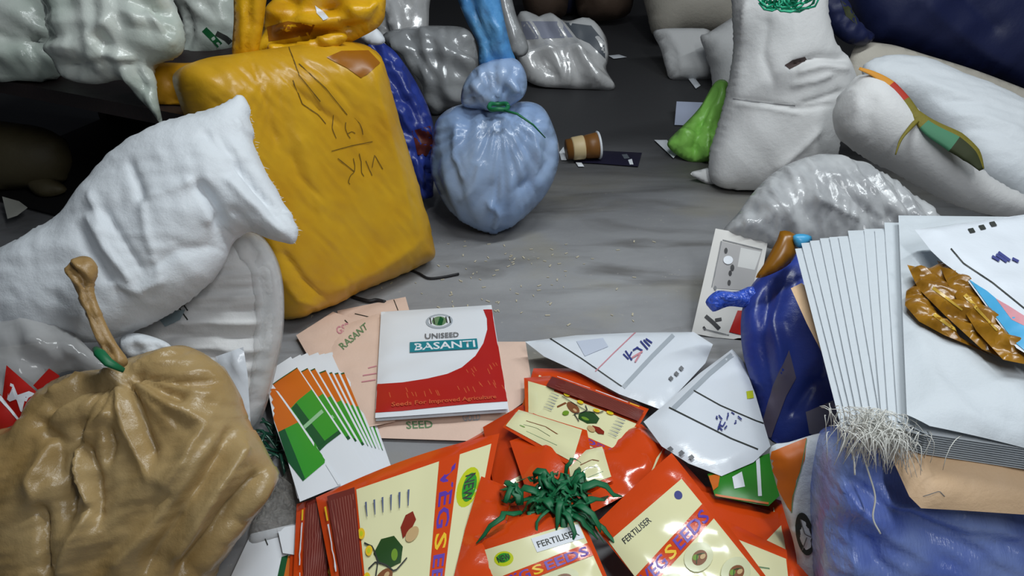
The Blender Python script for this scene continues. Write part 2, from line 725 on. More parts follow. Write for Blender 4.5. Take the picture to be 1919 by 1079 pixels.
sky_print = M('sky_print', (74, 166, 214), 0.35)
gold = M('gold_packet', (158, 112, 30), 0.25, ('crumple', 26, 0.5), var=((120, 80, 20), 14))
gold_light = M('gold_light', (206, 170, 70), 0.3)
dark_wood = M('dark_wood', (44, 34, 34), 0.5, ((1.0, 14.0, 1.0), 12, 0.2))
shade_black = M('painted_shade_black', (16, 14, 15), 0.8)  # near-black that stands in for the shade under the bench
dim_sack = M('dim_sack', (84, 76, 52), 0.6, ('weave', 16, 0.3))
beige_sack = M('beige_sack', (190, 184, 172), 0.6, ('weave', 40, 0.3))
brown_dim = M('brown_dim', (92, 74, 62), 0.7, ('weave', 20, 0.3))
card_dark = M('card_dark', (30, 28, 48), 0.4)
cup_brown = M('cup_brown', (126, 82, 34), 0.45)
cup_cream = M('cup_cream', (206, 184, 140), 0.5)
olive_cloth = M('olive_cloth', (122, 112, 34), 0.7, ('weave', 60, 0.4))
olive_dark = M('olive_dark', (46, 52, 22), 0.7)
red_cloth = M('red_cloth', (176, 50, 30), 0.7)
orange_cloth = M('orange_cloth', (206, 140, 40), 0.7)
green_cloth = M('green_cloth', (70, 128, 96), 0.7)
black_cord = M('black_cord', (24, 24, 28), 0.6)
thread = M('white_thread', (226, 226, 220), 0.5)
dust_grey = M('dust_film', (150, 146, 140), 0.4, ('crumple', 40, 0.8), film=0.22)


def concrete():
    m = bpy.data.materials.new('concrete')
    m.use_nodes = True
    nt = m.node_tree
    N, L = nt.nodes, nt.links
    b = N['Principled BSDF']
    b.inputs['Roughness'].default_value = 0.62
    b.inputs['Specular IOR Level'].default_value = 0.35
    tc = N.new('ShaderNodeTexCoord')

    def nz(scale, detail, stretch=(1, 1, 1), dist=0.0):
        mp = N.new('ShaderNodeMapping')
        mp.inputs['Scale'].default_value = stretch
        t = N.new('ShaderNodeTexNoise')
        t.inputs['Scale'].default_value = scale
        t.inputs['Detail'].default_value = detail
        t.inputs['Distortion'].default_value = dist
        L.new(tc.outputs['Object'], mp.inputs['Vector'])
        L.new(mp.outputs['Vector'], t.inputs['Vector'])
        return t.outputs['Fac']

    def ramp(src, p0, c0, p1, c1):
        r = N.new('ShaderNodeValToRGB')
        r.color_ramp.elements[0].position, r.color_ramp.elements[1].position = p0, p1
        r.color_ramp.elements[0].color, r.color_ramp.elements[1].color = c0, c1
        L.new(src, r.inputs['Fac'])
        return r.outputs['Color']

    def mixc(fac, a, c, mode='MIX'):
        x = N.new('ShaderNodeMix')
        x.data_type, x.blend_type = 'RGBA', mode
        if isinstance(fac, float):
            x.inputs[0].default_value = fac
        else:
            L.new(fac, x.inputs[0])
        L.new(a, x.inputs[6])
        if isinstance(c, tuple):
            x.inputs[7].default_value = c
        else:
            L.new(c, x.inputs[7])
        return x.outputs[2]
    base = ramp(nz(2.2, 6, (0.7, 1.6, 1), 0.3), 0.3, lin((124, 124, 127)), 0.72, lin((160, 161, 163)))
    dirt = ramp(nz(3.4, 7, (0.6, 2.2, 1), 0.6), 0.52, (0, 0, 0, 1), 0.7, (0.75, 0.75, 0.75, 1))
    base = mixc(dirt, base, lin((100, 98, 96)))
    stain = ramp(nz(1.7, 5, (1, 1.4, 1), 0.2), 0.55, (0, 0, 0, 1), 0.72, (0.55, 0.55, 0.55, 1))
    base = mixc(stain, base, lin((158, 150, 124)))
    speck = ramp(nz(70, 2), 0.70, (0, 0, 0, 1), 0.78, (0.5, 0.5, 0.5, 1))
    base = mixc(speck, base, lin((176, 172, 164)))
    # base colour darkens towards the far end, with an uneven edge
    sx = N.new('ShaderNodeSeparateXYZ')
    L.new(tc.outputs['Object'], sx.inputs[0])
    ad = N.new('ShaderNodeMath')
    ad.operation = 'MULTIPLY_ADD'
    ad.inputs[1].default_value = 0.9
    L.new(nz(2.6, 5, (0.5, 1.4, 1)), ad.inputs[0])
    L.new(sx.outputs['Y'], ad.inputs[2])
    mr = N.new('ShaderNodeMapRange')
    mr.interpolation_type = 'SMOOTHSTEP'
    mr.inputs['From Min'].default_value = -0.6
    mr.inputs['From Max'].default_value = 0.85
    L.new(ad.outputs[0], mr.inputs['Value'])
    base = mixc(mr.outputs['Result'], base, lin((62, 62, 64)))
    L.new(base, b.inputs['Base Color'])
    bn = N.new('ShaderNodeBump')
    bn.inputs['Strength'].default_value = 0.15
    bn.inputs['Distance'].default_value = 0.01
    L.new(nz(40, 6), bn.inputs['Height'])
    L.new(bn.outputs['Normal'], b.inputs['Normal'])
    return m


# ------------------------------------------------------------------ the setting
def slab(name, lo, hi, mat):
    v, f = [], []
    box_into(v, f, lo, hi)
    o = make(name, v, f, mat, smooth=False)
    o['kind'] = 'structure'
    return o


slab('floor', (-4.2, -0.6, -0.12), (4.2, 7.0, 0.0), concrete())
wall_mat = M('wall_paint', (96, 92, 92), 0.8, ('weave', 8, 0.2))
slab('wall_back', (-4.2, 6.6, 0.0), (4.2, 6.75, 3.2), wall_mat)
slab('wall_left', (-4.2, -0.6, 0.0), (-4.05, 6.6, 3.2), wall_mat)
slab('wall_right', (4.05, -0.6, 0.0), (4.2, 6.6, 3.2), wall_mat)

# ------------------------------------------------------------------ dark bench at the left and what is on and under it
TZ = 0.56
a, b_ = at_z(-260, 100, TZ), at_z(352, 217, TZ)
dx = (b_ - a).normalized()
dy = Vector((-dx.y, dx.x, 0))
X = Matrix(((dx.x, dy.x, 0, a.x), (dx.y, dy.y, 0, a.y), (0, 0, 1, 0), (0, 0, 0, 1)))
LT = (b_ - a).length
bench = bpy.data.objects.new('bench', None)
C.objects.link(bench)
bench.location = (X @ Vector((LT / 2, 0.6, 0)))
tag(bench, 'dark wooden bench carrying clear plastic bags at the wall side', 'bench')
v, f = [], []
box_into(v, f, (0, 0, TZ - 0.045), (LT, 0.92, TZ), X)
make('bench_top', v, f, dark_wood, parent=bench, smooth=False)
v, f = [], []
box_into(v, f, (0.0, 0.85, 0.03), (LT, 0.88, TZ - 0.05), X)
make('shade_back_panel', v, f, shade_black, parent=bench, smooth=False)  # added panel, its black paints the shade under the bench
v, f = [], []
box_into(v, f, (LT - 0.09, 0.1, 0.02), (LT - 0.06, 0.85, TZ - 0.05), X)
make('shade_side_panel', v, f, shade_black, parent=bench, smooth=False)  # added end panel, coloured black as shade
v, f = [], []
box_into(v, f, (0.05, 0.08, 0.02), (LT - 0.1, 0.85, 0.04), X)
make('shade_floor_board', v, f, shade_black, parent=bench, smooth=False)  # added board, coloured black in place of the shadow on the floor
for lx in (0.04, LT - 0.10):
    for ly in (0.04, 0.82):
        v, f = [], []
        box_into(v, f, (lx, ly, 0), (lx + 0.05, ly + 0.05, TZ - 0.045), X)
        make('leg', v, f, dark_wood, parent=bench, smooth=False)

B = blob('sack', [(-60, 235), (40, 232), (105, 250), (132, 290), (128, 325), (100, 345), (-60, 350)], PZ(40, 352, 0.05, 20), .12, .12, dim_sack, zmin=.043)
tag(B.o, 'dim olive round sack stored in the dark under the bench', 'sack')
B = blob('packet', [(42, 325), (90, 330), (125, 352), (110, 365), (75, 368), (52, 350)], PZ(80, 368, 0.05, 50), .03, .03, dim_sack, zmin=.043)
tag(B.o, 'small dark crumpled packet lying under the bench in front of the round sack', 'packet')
B = blob('paper_scrap', [(4, 368), (36, 377), (52, 389), (32, 404), (14, 410)], PZ(25, 409, 0.046, 70), .004, .004, zmin=.043, mat=M('scrap', (190, 190, 180), .6), sharp=True)
tag(B.o, 'small pale torn paper scrap in the dark under the bench', 'paper')

# plastic bags on the bench
B = blob('plastic_bag', [(90, -60), (300, -60), (322, 0), (340, 40), (346, 80), (335, 105), (300, 118), (285, 125), (292, 150), (296, 185), (304, 226), (300, 231), (280, 205), (255, 180), (230, 150), (180, 158), (130, 150), (105, 130), (95, 80)],
         PD(300, 200, 2.27, 26), .08, .12, milky, zmin=0.3, res=.009,
         creases=[([(270, 15), (310, 60), (330, 85)], .012, .02), ([(285, 10), (300, 40), (320, 70)], .010, -.02), ([(60, 90), (140, 85), (210, 30)], .02, .02),
                  ([(170, 70), (190, 100), (260, 115)], .015, .02), ([(120, 130), (180, 115), (270, 120)], .014, -.015), ([(235, 140), (275, 180), (300, 225)], .008, .012), ([(255, 130), (280, 170)], .006, -.012)],
         noise=[(.006, .10, 40, 1.8, False)], facets=[(.016, .10, 40, 50, 7, 1)])
tag(B.o, 'milky plastic bag with a drooping pointed corner over the bench edge', 'bag', 'milky plastic bags on the bench')
B = blob('plastic_bag', [(-80, -80), (110, -70), (125, 0), (115, 60), (120, 110), (100, 155), (40, 160), (0, 158), (-80, 140)],
         PD(40, 90, 2.54, 24), .10, .14, milky, zmin=0.565, res=.015,
         creases=[([(-10, 70), (50, 80), (110, 70)], .014, -.02), ([(35, 90), (60, 130), (90, 155)], .010, .02), ([(50, 85), (80, 120), (105, 145)], .010, -.02), ([(120, -20), (125, 40)], .012, -.02)],
         noise=[(.006, .09, 20, 2, False)], facets=[(.016, .10, 60, 50, 7, 2)])
tag(B.o, 'grey green plastic bag at the picture corner on the bench', 'bag', 'milky plastic bags on the bench')
B = blob('plastic_bag', [(310, -70), (450, -70), (452, 20), (445, 70), (420, 100), (370, 112), (330, 108), (345, 60), (330, 10)],
         PD(400, 60, 2.85, 24), .08, .15, milky, zmin=0.3, res=.016,
         creases=[([(345, 10), (355, 60), (345, 100)], .012, -.03), ([(390, 0), (420, 30), (440, 60)], .01, .02)], facets=[(.018, .09, 20, 50, 6, 3)],
         prints=[line(green_dark, [(383, 55), (398, 70), (412, 85)], 12), line(dark_ink, [(405, 62), (424, 72), (432, 80)], 10)])
tag(B.o, 'pale plastic bag with dark green smears behind the yellow sack neck', 'bag', 'milky plastic bags on the bench')

# ------------------------------------------------------------------ yellow sacks
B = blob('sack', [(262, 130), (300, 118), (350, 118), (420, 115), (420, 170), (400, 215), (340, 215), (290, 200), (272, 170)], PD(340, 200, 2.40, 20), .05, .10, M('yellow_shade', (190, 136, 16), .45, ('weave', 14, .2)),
         power=.4, zmin=.563, creases=[([(318, 140), (325, 200)], .02, -.02)], noise=[(.006, .1, 90, 2, False)])
tag(B.o, 'dull yellow sack standing behind the big tied yellow sack', 'sack')

ycre = [([(430, 130), (470, 300), (520, 480), (560, 560)], .035, .012), ([(505, 110), (540, 260), (600, 420)], .018, -.006), ([(560, 250), (600, 400)], .02, .006),
        ([(470, 110), (500, 200), (520, 270)], .008, -.008), ([(520, 130), (570, 180), (640, 235)], .007, -.009), ([(555, 100), (620, 150), (670, 215)], .007, -.007),
        ([(690, 120), (740, 300), (775, 440)], .025, .012), ([(660, 200), (720, 420)], .02, -.006), ([(520, 500), (560, 560), (600, 575)], .012, .01), ([(530, 470), (575, 530), (610, 560)], .008, -.012),
        ([(620, 545), (700, 510), (790, 450)], .03, .01), ([(545, 280), (560, 330), (600, 370)], .007, -.007)]
B = blob('sack', [(338, 150), (348, 124), (390, 108), (440, 101), (500, 92), (560, 84), (620, 78), (672, 80), (702, 96), (716, 130), (738, 215), (762, 300), (788, 385), (802, 440), (806, 472), (800, 487), (760, 507), (700, 532), (640, 560), (585, 584), (548, 598), (520, 590), (492, 540), (455, 450), (420, 360), (385, 280), (352, 200)],
         PF((552, 603), (804, 490), 12), .11, .22, yellow_plastic, R=.11, power=.6, res=.008, creases=ycre, radial=[(505, 100, 34, .004, .16, 7.0)],
         noise=[(.005, .12, 100, 2.5, False), (.0022, .025, 115, 6, True)], facets=[(.003, .14, 20, 20, 5, 4)])
ys = B.o
tag(ys, 'big bright yellow sack tied at the top with upside down handwriting', 'sack')
inkw = 1.3
S = lambda *p: line(marker, p, inkw)
decal('handwriting', B, [S((624.5, 215), (622, 241), (629.7, 259)), S((647.4, 229), (646.7, 240), (651, 252), (656, 259)), S((651, 250), (659, 246), (665, 250)),
                         S((663.8, 220.8), (674, 231), (678.6, 243), (680, 252)), S((620.8, 283), (659, 272.6), (698, 265)), S((632.6, 296.4), (663.8, 321.6)),
                         S((661.5, 296.4), (664.5, 309.7), (663.8, 321.6), (656, 329), (652, 341), (655.6, 345)), S((672.6, 287.5), (676.4, 303.8), (677, 323), (681.5, 330.5)),
                         S((685, 300.8), (692, 317), (697, 329)), S((697, 314), (701.6, 290), (717, 317)),
                         S((540, 85), (560, 140), (600, 190)), S((560, 120), (610, 165), (650, 215)), S((548, 150), (566, 195), (596, 215), (610, 232))], ys)
decal('tape', B, [fill(tape_hollow_brown, [(612, 108), (640, 96), (690, 95), (712, 118), (690, 138), (676, 146), (650, 128)], 7)], ys)
# gathered top of the yellow sack
B = blob('neck', [(436, 104), (438, 40), (444, -40), (500, -40), (498, 10), (490, 70), (480, 106), (458, 110)], PD(465, 60, 2.18, 10), .03, .03, yellow_bright, res=.010,
         creases=[([(470, -20), (462, 100)], .006, -.01), ([(484, -20), (476, 90)], .006, .008)], noise=[(.006, .03, 90, 4, True)], parent=ys, zmin=.3)
B = blob('gathered_top', [(476, 100), (492, 60), (500, 20), (540, -20), (620, -30), (712, -20), (722, 20), (712, 48), (676, 70), (640, 84), (600, 74), (560, 84), (520, 92)], PD(600, 50, 2.34, 30), .06, .05, yellow_bright, res=.010, power=.45,
         creases=[([(520, 60), (580, 40), (700, 30)], .012, .025), ([(500, 50), (560, 25), (640, 5)], .012, -.02), ([(560, 70), (630, 60), (690, 50)], .01, -.02), ([(650, 20), (690, 20), (705, 5)], .01, .03)],
         facets=[(.026, .09, 90, 50, 6, 5)], parent=ys, zmin=.3,
         prints=[fill(tape_hollow_brown, [(500, 50), (540, 40), (590, 46), (580, 66), (540, 72), (504, 78)], 6), fill(white_gloss, [(590, 10), (606, 22), (616, 34), (606, 38), (594, 26)], 4)])  # the brown fill paints the shaded hollow between the folds

B = blob('rolled_fold', [(494, 102), (506, 86), (540, 82), (580, 76), (612, 64), (644, 62), (650, 74), (626, 90), (584, 102), (540, 112), (508, 114)], PD(570, 90, 2.27, 34), .03, .03, yellow_bright, res=.008, parent=ys, zmin=.3,
         facets=[(.014, .05, 60, 40, 6, 41)])
# dark blue bag squeezed behind the yellow sack
B = blob('plastic_bag', [(690, 80), (730, 88), (765, 130), (800, 195), (814, 250), (812, 350), (800, 372), (700, 372), (690, 200)], PD(790, 340, 2.98, 20), .08, .10, blue_royal, zmin=.002, res=.009,
         creases=[([(720, 110), (770, 180), (800, 260)], .015, .03)], facets=[(.035, .09, 40, 50, 7, 6), (.014, .04, 30, 60, 5, 6.5)],
         prints=[fill(M('rust', (92, 36, 30), .5), [(772, 245), (806, 236), (812, 270), (800, 292), (782, 290)], 6)])
tag(B.o, 'shiny royal blue plastic bag squeezed behind the big yellow sack', 'bag')

# ------------------------------------------------------------------ silver foil bags behind
B = blob('foil_bag', [(716, 70), (760, 52), (830, 48), (880, 58), (896, 110), (890, 160), (868, 196), (838, 205), (812, 216), (790, 175), (762, 125)], PZ(815, 216, 0.0, 20), .12, .15, silver_dull, zmin=.002, res=.016,
         creases=[([(730, 70), (770, 120), (810, 200)], .015, .03), ([(760, 60), (790, 110), (815, 150)], .012, -.03), ([(800, 60), (850, 100), (880, 150)], .02, .02)], facets=[(.028, .14, 30, 50, 7, 7)])
tag(B.o, 'grey foil bag slumped between the yellow sack and the blue tied bag', 'bag', 'silver foil bags at the back')
B = blob('foil_bag', [(690, -40), (800, -40), (804, 20), (800, 100), (790, 185), (735, 185), (712, 100), (700, 0)], PZ(760, 186, 0.0, 24), .10, .2, silver, zmin=.002, res=.016,
         creases=[([(715, -10), (735, 50)], .012, .03), ([(750, -20), (760, 40)], .012, -.03)], facets=[(.03, .13, 10, 40, 7, 8)])
tag(B.o, 'bright silver foil bag at the back beside the yellow knot', 'bag', 'silver foil bags at the back')
B = blob('paper_scrap', [(668, 62), (700, 50), (722, 74), (712, 84), (690, 82)], PD(695, 70, 2.75, 30), .01, .02, white_paper, res=.012, zmin=.3, noise=[(.006, .04, 0, 1, True)])
tag(B.o, 'torn white paper scrap stuck on the shoulder of the yellow sack', 'paper')
B = blob('foil_strip', [(922, -40), (948, -40), (968, 30), (990, 85), (982, 105), (960, 100), (944, 50)], PD(955, 60, 3.62, 20), .02, .03, silver_dull, res=.016, zmin=.05,
         creases=[([(935, -20), (965, 80)], .02, .015)])
tag(B.o, 'grey foil strip hanging between blue bag neck and silver pouch', 'foil')
B = blob('foil_pouch', [(968, 36), (1010, 34), (1062, 38), (1112, 44), (1136, 70), (1140, 110), (1136, 130), (1152, 166), (1100, 167), (1050, 165), (1006, 160), (978, 140), (966, 90)], PZ(1050, 165, 0.01, 48), .10, .06, silver, R=.12, res=.016,
         creases=[([(985, 98), (1060, 92), (1110, 100)], .02, .03), ([(1010, 110), (1050, 150)], .012, -.03), ([(1060, 90), (1070, 130), (1065, 160)], .014, .035), ([(1085, 95), (1110, 130), (1140, 162)], .014, .03), ([(980, 145), (1060, 155), (1130, 160)], .012, .02)],
         facets=[(.034, .16, 60, 60, 7, 9)],
         prints=[fill(grey_label, [(976, 40), (1052, 40), (1074, 70), (984, 74)], 8), fill(grey_plastic, [(1058, 42), (1108, 48), (1132, 78), (1134, 110), (1105, 82), (1080, 70)], 8)])
tag(B.o, 'silver foil pouch lying on the dark floor with a pale label', 'pouch')

# ------------------------------------------------------------------ pale blue tied bag
B = blob('garbage_bag', [(812, 262), (818, 226), (845, 202), (890, 192), (935, 198), (985, 190), (1018, 202), (1038, 240), (1048, 282), (1042, 325), (1022, 366), (986, 404), (950, 428), (925, 438), (884, 424), (842, 394), (818, 352), (806, 308)],
         PZ(925, 434, 0.0, 16), .17, .20, blue_pale, power=.45, res=.0085, radial=[(934, 208, 30, .010, .24, 1.0)],
         creases=[([(936, 210), (936, 300), (930, 380), (920, 430)], .008, -.012), ([(900, 300), (890, 350), (860, 380)], .02, .012), ([(960, 360), (1000, 340), (1030, 300)], .02, -.012), ([(990, 220), (1010, 300), (1000, 350)], .012, .014), ([(860, 230), (850, 290), (870, 340)], .012, .014), ([(915, 380), (935, 400), (925, 432)], .014, .02)],
         noise=[(.006, .12, 80, 2, False)], facets=[(.010, .11, 10, 60, 8, 10)])
bb = B.o
tag(bb, 'pale blue tied garbage bag standing alone on the concrete floor', 'bag')
B = blob('bag_puff', [(866, 196), (868, 160), (890, 128), (925, 112), (966, 110), (986, 140), (984, 176), (958, 198), (930, 208), (896, 204)], PD(930, 165, 2.66, 16), .07, .06, blue_pale, res=.010, parent=bb, zmin=.2,
         radial=[(934, 206, 16, .014, .2, 2.0)], facets=[(.022, .07, 40, 60, 6, 11)])
B = blob('bag_neck', [(900, 124), (896, 84), (876, 44), (858, 0), (846, -50), (930, -50), (938, 0), (948, 50), (958, 90), (966, 118), (935, 128)], PD(915, 60, 2.62, 12), .04, .04, blue_neck, res=.010, parent=bb, zmin=.3,
         creases=[([(870, -20), (905, 60), (925, 120)], .010, -.02), ([(900, -20), (930, 60), (945, 115)], .010, .015)], facets=[(.014, .05, 0, 25, 6, 12)])
c = at_depth(934, 207, 2.56)
ring = [c + Vector((math.cos(t) * .03, math.sin(t) * .03 + .034, math.sin(t * 3) * .003)) for t in np.linspace(0, 6.3, 24)]
tube('tie', ring, .008, twine_green, bb, 6)
tube('tie', [c + Vector((.02, -.0, 0)), c + Vector((.06, -.03, .0)), c + Vector((.11, -.045, -.03)), c + Vector((.15, -.03, -.08))], [.004, .004, .003, .002], twine_green, bb, 6)

# ------------------------------------------------------------------ litter on the floor behind
cup = bpy.data.objects.new('paper_cup', None)
C.objects.link(cup)
p0, p1 = at_z(1062, 280, .055), at_z(1121, 272, .065)
cup.location = ((p0.x + p1.x) / 2, (p0.y + p1.y) / 2, 0)
tag(cup, 'brown paper cup tipped over on the floor beside the blue bag', 'cup')
ax = (p1 - p0)
tube('cup_wall', [p0 + ax * t for t in (0, .3, .31, .62, .63, 1.0)], [.042, .045, .046, .048, .05, .055], cup_brown, cup, 24)
tube('cup_sleeve', [p0 + ax * t for t in (.16, .2, .50, .54)], [.0445, .048, .0505, .0495], cup_cream, cup, 24)
tube('cup_rim', [p0 + ax * t for t in (.97, 1.0, 1.04)], [.057, .060, .057], white_paper, cup, 24)
B = blob('card', [(1078, 286), (1125, 282), (1203, 286), (1196, 312), (1120, 306), (1076, 304)], PH(.006), .004, .003, card_dark, R=.02, sharp=True, res=.02,
         prints=[fill(white_paper, [(1177, 300), (1184, 298), (1188, 312), (1182, 313)], 4), fill(grey_plastic, [(1165, 290), (1175, 289), (1180, 297), (1170, 298)], 4)])
tag(B.o, 'dark blue printed card lying flat by the tipped cup', 'card')
for q, lab in (([(1048, 285), (1056, 275), (1062, 300), (1052, 300)], 'tiny white scrap between the blue bag and the cup'),
               ([(1076, 300), (1088, 302), (1095, 312), (1084, 312)], 'tiny white scrap in front of the tipped cup'),
               ([(1288, 145), (1300, 143), (1313, 160), (1304, 166)], 'pale slip of paper on the dark floor below the white box'),
               ([(1140, 104), (1160, 102), (1175, 107), (1150, 110)], 'pale sliver of paper on the dark floor beside the foil pouch')):
    B = blob('paper_scrap', q, PH(.006), .006, .003, white_paper, sharp=True, res=.015)
    tag(B.o, lab, 'paper')
B = blob('paper_sheet', [(1268, 190), (1320, 192), (1318, 236), (1264, 234)], PZ(1264, 236, 0.004, 70), .003, .002, M('pale_sheet', (170, 178, 200), .6), sharp=True, res=.03)
tag(B.o, 'pale blue grey sheet of paper behind the green bag', 'paper')
B = blob('plastic_bag', [(1340, 154), (1362, 152), (1366, 180), (1352, 240), (1345, 290), (1318, 306), (1285, 300), (1256, 280), (1252, 264), (1280, 235), (1312, 200)], PZ(1300, 304, 0.0, 40), .06, .03, lime, R=.09, res=.012,
         creases=[([(1345, 160), (1310, 230), (1300, 300)], .012, -.03), ([(1330, 220), (1320, 300)], .010, .03), ([(1275, 245), (1310, 255)], .012, .02), ([(1300, 210), (1340, 255)], .010, -.02)], facets=[(.014, .09, 30, 50, 6, 13)])
tag(B.o, 'lime green crumpled plastic bag at the foot of the white sack', 'bag')
B = blob('paper_scrap', [(1226, 262), (1250, 262), (1268, 290), (1262, 296)], PH(.01), .006, .004, white_paper, sharp=True, res=.015)
tag(B.o, 'white paper corner sticking out under the lime green bag', 'paper')

# ------------------------------------------------------------------ dark back of the room
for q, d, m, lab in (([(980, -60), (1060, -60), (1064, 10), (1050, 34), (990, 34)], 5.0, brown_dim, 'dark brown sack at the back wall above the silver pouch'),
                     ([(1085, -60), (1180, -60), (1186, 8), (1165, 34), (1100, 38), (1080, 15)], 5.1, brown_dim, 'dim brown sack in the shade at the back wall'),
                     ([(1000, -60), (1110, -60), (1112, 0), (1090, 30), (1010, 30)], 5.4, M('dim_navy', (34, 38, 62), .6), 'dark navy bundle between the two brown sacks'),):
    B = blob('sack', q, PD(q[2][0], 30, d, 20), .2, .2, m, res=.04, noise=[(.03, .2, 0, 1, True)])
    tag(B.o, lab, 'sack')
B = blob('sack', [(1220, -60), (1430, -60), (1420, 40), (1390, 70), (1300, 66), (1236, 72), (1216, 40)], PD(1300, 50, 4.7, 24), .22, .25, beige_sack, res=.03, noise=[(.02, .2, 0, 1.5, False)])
tag(B.o, 'dim beige sack lying behind the white box at the back', 'sack')
B = blob('box', [(1224, 60), (1250, 54), (1322, 54), (1334, 70), (1340, 138), (1332, 148), (1262, 150), (1248, 128), (1238, 92)], PZ(1290, 150, 0.0, 42), .08, .06, white_dull, R=.06, power=.5, res=.02, noise=[(.006, .1, 0, 1, False)],
         creases=[([(1240, 66), (1262, 100), (1268, 148)], .02, -.03)])
tag(B.o, 'white wrapped carton on the floor at the dark back', 'carton')
B = blob('sack', [(1326, 62), (1370, 34), (1402, 10), (1420, 60), (1410, 150), (1372, 170), (1340, 176), (1330, 120), (1312, 70)], PZ(1345, 176, 0.0, 24), .12, .15, white_dull, res=.016, creases=[([(1318, 70), (1340, 130), (1345, 170)], .02, -.02)], noise=[(.012, .1, 70, 2, False)])
tag(B.o, 'pale flour sack leaning behind the tall white sack', 'sack')

# ------------------------------------------------------------------ white sacks at the right
B = blob('sack', [(1388, -50), (1540, -50), (1548, 20), (1562, 78), (1590, 108), (1602, 150), (1584, 200), (1572, 240), (1562, 300), (1500, 322), (1440, 352), (1376, 356), (1336, 342), (1330, 300), (1350, 230), (1366, 170), (1378, 90)],
         PZ(1400, 356, 0.0, 16), .15, .20, white_dull, res=.010, power=.42,
         creases=[([(1376, 186), (1430, 192), (1500, 205), (1560, 196)], .009, -.012), ([(1376, 194), (1430, 200), (1500, 213)], .008, .008), ([(1480, 124), (1530, 108), (1590, 108)], .014, -.03), ([(1490, 135), (1540, 122), (1590, 130)], .016, .02), ([(1480, 160), (1530, 150), (1560, 140)], .012, .015), ([(1500, 195), (1540, 185), (1580, 170)], .012, -.012), ([(1540, 240), (1500, 280), (1450, 320)], .02, .014),
                  ([(1400, 0), (1388, 120), (1380, 170)], .02, .02), ([(1440, 30), (1430, 100), (1450, 160)], .02, -.015)],
         noise=[(.008, .12, 75, 2.5, False)], facets=[(.003, .14, 10, 30, 5, 16)])
ts = B.o
tag(ts, 'tall dull white woven sack standing behind with green twine on top', 'sack', 'white woven sacks stacked by the far side')
decal('tear', B, [fill(M('tear_brown', (70, 56, 54), .8), [(1470, 122), (1485, 112), (1508, 106), (1512, 112), (1496, 122), (1480, 130)], 5)], ts)
decal('stitched_seam', B, [line(M('seam_grey', (150, 150, 152), .7), [(1374, 185), (1410, 190), (1450, 194), (1490, 198)], 2.2)], ts)
B = blob('corner_ear', [(1294, 326), (1312, 318), (1336, 316), (1350, 346), (1328, 346)], PZ(1325, 346, 0.0, 30), .012, .01, white_dull, res=.012, parent=ts, noise=[(.006, .03, 0, 1, True)])
c = at_depth(1468, 8, 2.62)
v, f = [], []
for k in range(26):
    t = RNG.uniform(0, 6.28)
    r = RNG.uniform(.02, .07)
    cx = RNG.uniform(-.04, .04)
    pts = [c + Vector((cx + r * math.cos(t + s), -.02 + .012 * math.sin(s * 2 + t), .02 + .5 * r * math.sin(t + s) + RNG.uniform(-.01, .01))) for s in np.linspace(0, 4.2, 9)]
    tube_into(v, f, pts, .0038, 5)
o = make('twine_bundle', v, f, twine_teal)
tag(o, 'tangle of teal green twine on top of the tall white sack', 'twine')
B = blob('dark_rag', [(1500, -40), (1560, -40), (1610, 40), (1640, 66), (1622, 84), (1590, 82), (1560, 60), (1530, 20)], PD(1575, 40, 3.22, 24), .04, .05, navy, res=.014, noise=[(.02, .05, 40, 1.5, True)],
         prints=[fill(blue_royal, [(1500, -20), (1520, 0), (1534, 18), (1526, 20), (1508, 2)], 5), fill(olive_dark, [(1575, 0), (1600, 20), (1606, 46), (1585, 30)], 6)], zmin=.3)
tag(B.o, 'dark blue rag wedged between the tall white sack and the tarpaulin', 'rag')

B = blob('tarpaulin_bundle', [(1612, -70), (2010, -70), (2010, 230), (1919, 168), (1830, 138), (1740, 108), (1668, 84), (1626, 60)], PD(1780, 60, 3.45, 26), .14, .30, navy, res=.022, R=.25,
         creases=[([(1700, -20), (1800, 60), (1919, 150)], .03, .02), ([(1800, -20), (1880, 60)], .03, -.02)], noise=[(.02, .2, 45, 2, False)])
tag(B.o, 'navy blue tarpaulin bundle in the dark upper corner', 'tarpaulin')
B = blob('sack', [(1600, 90), (1660, 82), (1740, 104), (1830, 132), (1930, 170), (2010, 200), (2010, 300), (1900, 300), (1700, 260), (1600, 180)], PD(1780, 190, 3.3, 30), .06, .16, beige_sack, res=.018, noise=[(.012, .1, 150, 2, False)], zmin=.002)
tag(B.o, 'beige sack pressed between the blue tarpaulin and the white sacks', 'sack')
B = blob('sack', [(1618, 122), (1650, 112), (1690, 112), (1740, 120), (1800, 148), (1860, 172), (1930, 210), (2010, 250), (2010, 420), (1919, 360), (1840, 315), (1780, 250), (1720, 195), (1660, 165), (1626, 142)], PD(1800, 240, 2.92, 62), .10, .16, white_woven, res=.010, power=.4,
         creases=[([(1760, 190), (1830, 190), (1919, 215)], .015, -.008), ([(1780, 215), (1850, 218), (1919, 245)], .015, .008), ([(1800, 240), (1860, 245), (1919, 270)], .015, -.008), ([(1700, 140), (1780, 170), (1860, 200)], .02, .008)], noise=[(.006, .1, 160, 3, False), (.002, .03, 160, 4, True)])
tag(B.o, 'bright white woven sack lying on its side under the tarpaulin', 'sack', 'white woven sacks stacked by the far side')
B = blob('sack', [(1570, 222), (1574, 190), (1590, 160), (1612, 140), (1650, 150), (1690, 190), (1740, 238), (1790, 285), (1850, 330), (1930, 372), (2010, 400), (2010, 440), (1930, 418), (1870, 406), (1800, 385), (1720, 340), (1650, 302), (1592, 264)], PD(1720, 270, 2.72, 30), .13, .18, white_dull, res=.013, power=.42,
         creases=[([(1600, 165), (1610, 210), (1600, 250)], .016, .012), ([(1640, 180), (1625, 230), (1640, 280)], .014, -.008)], noise=[(.006, .12, 140, 2, False)])
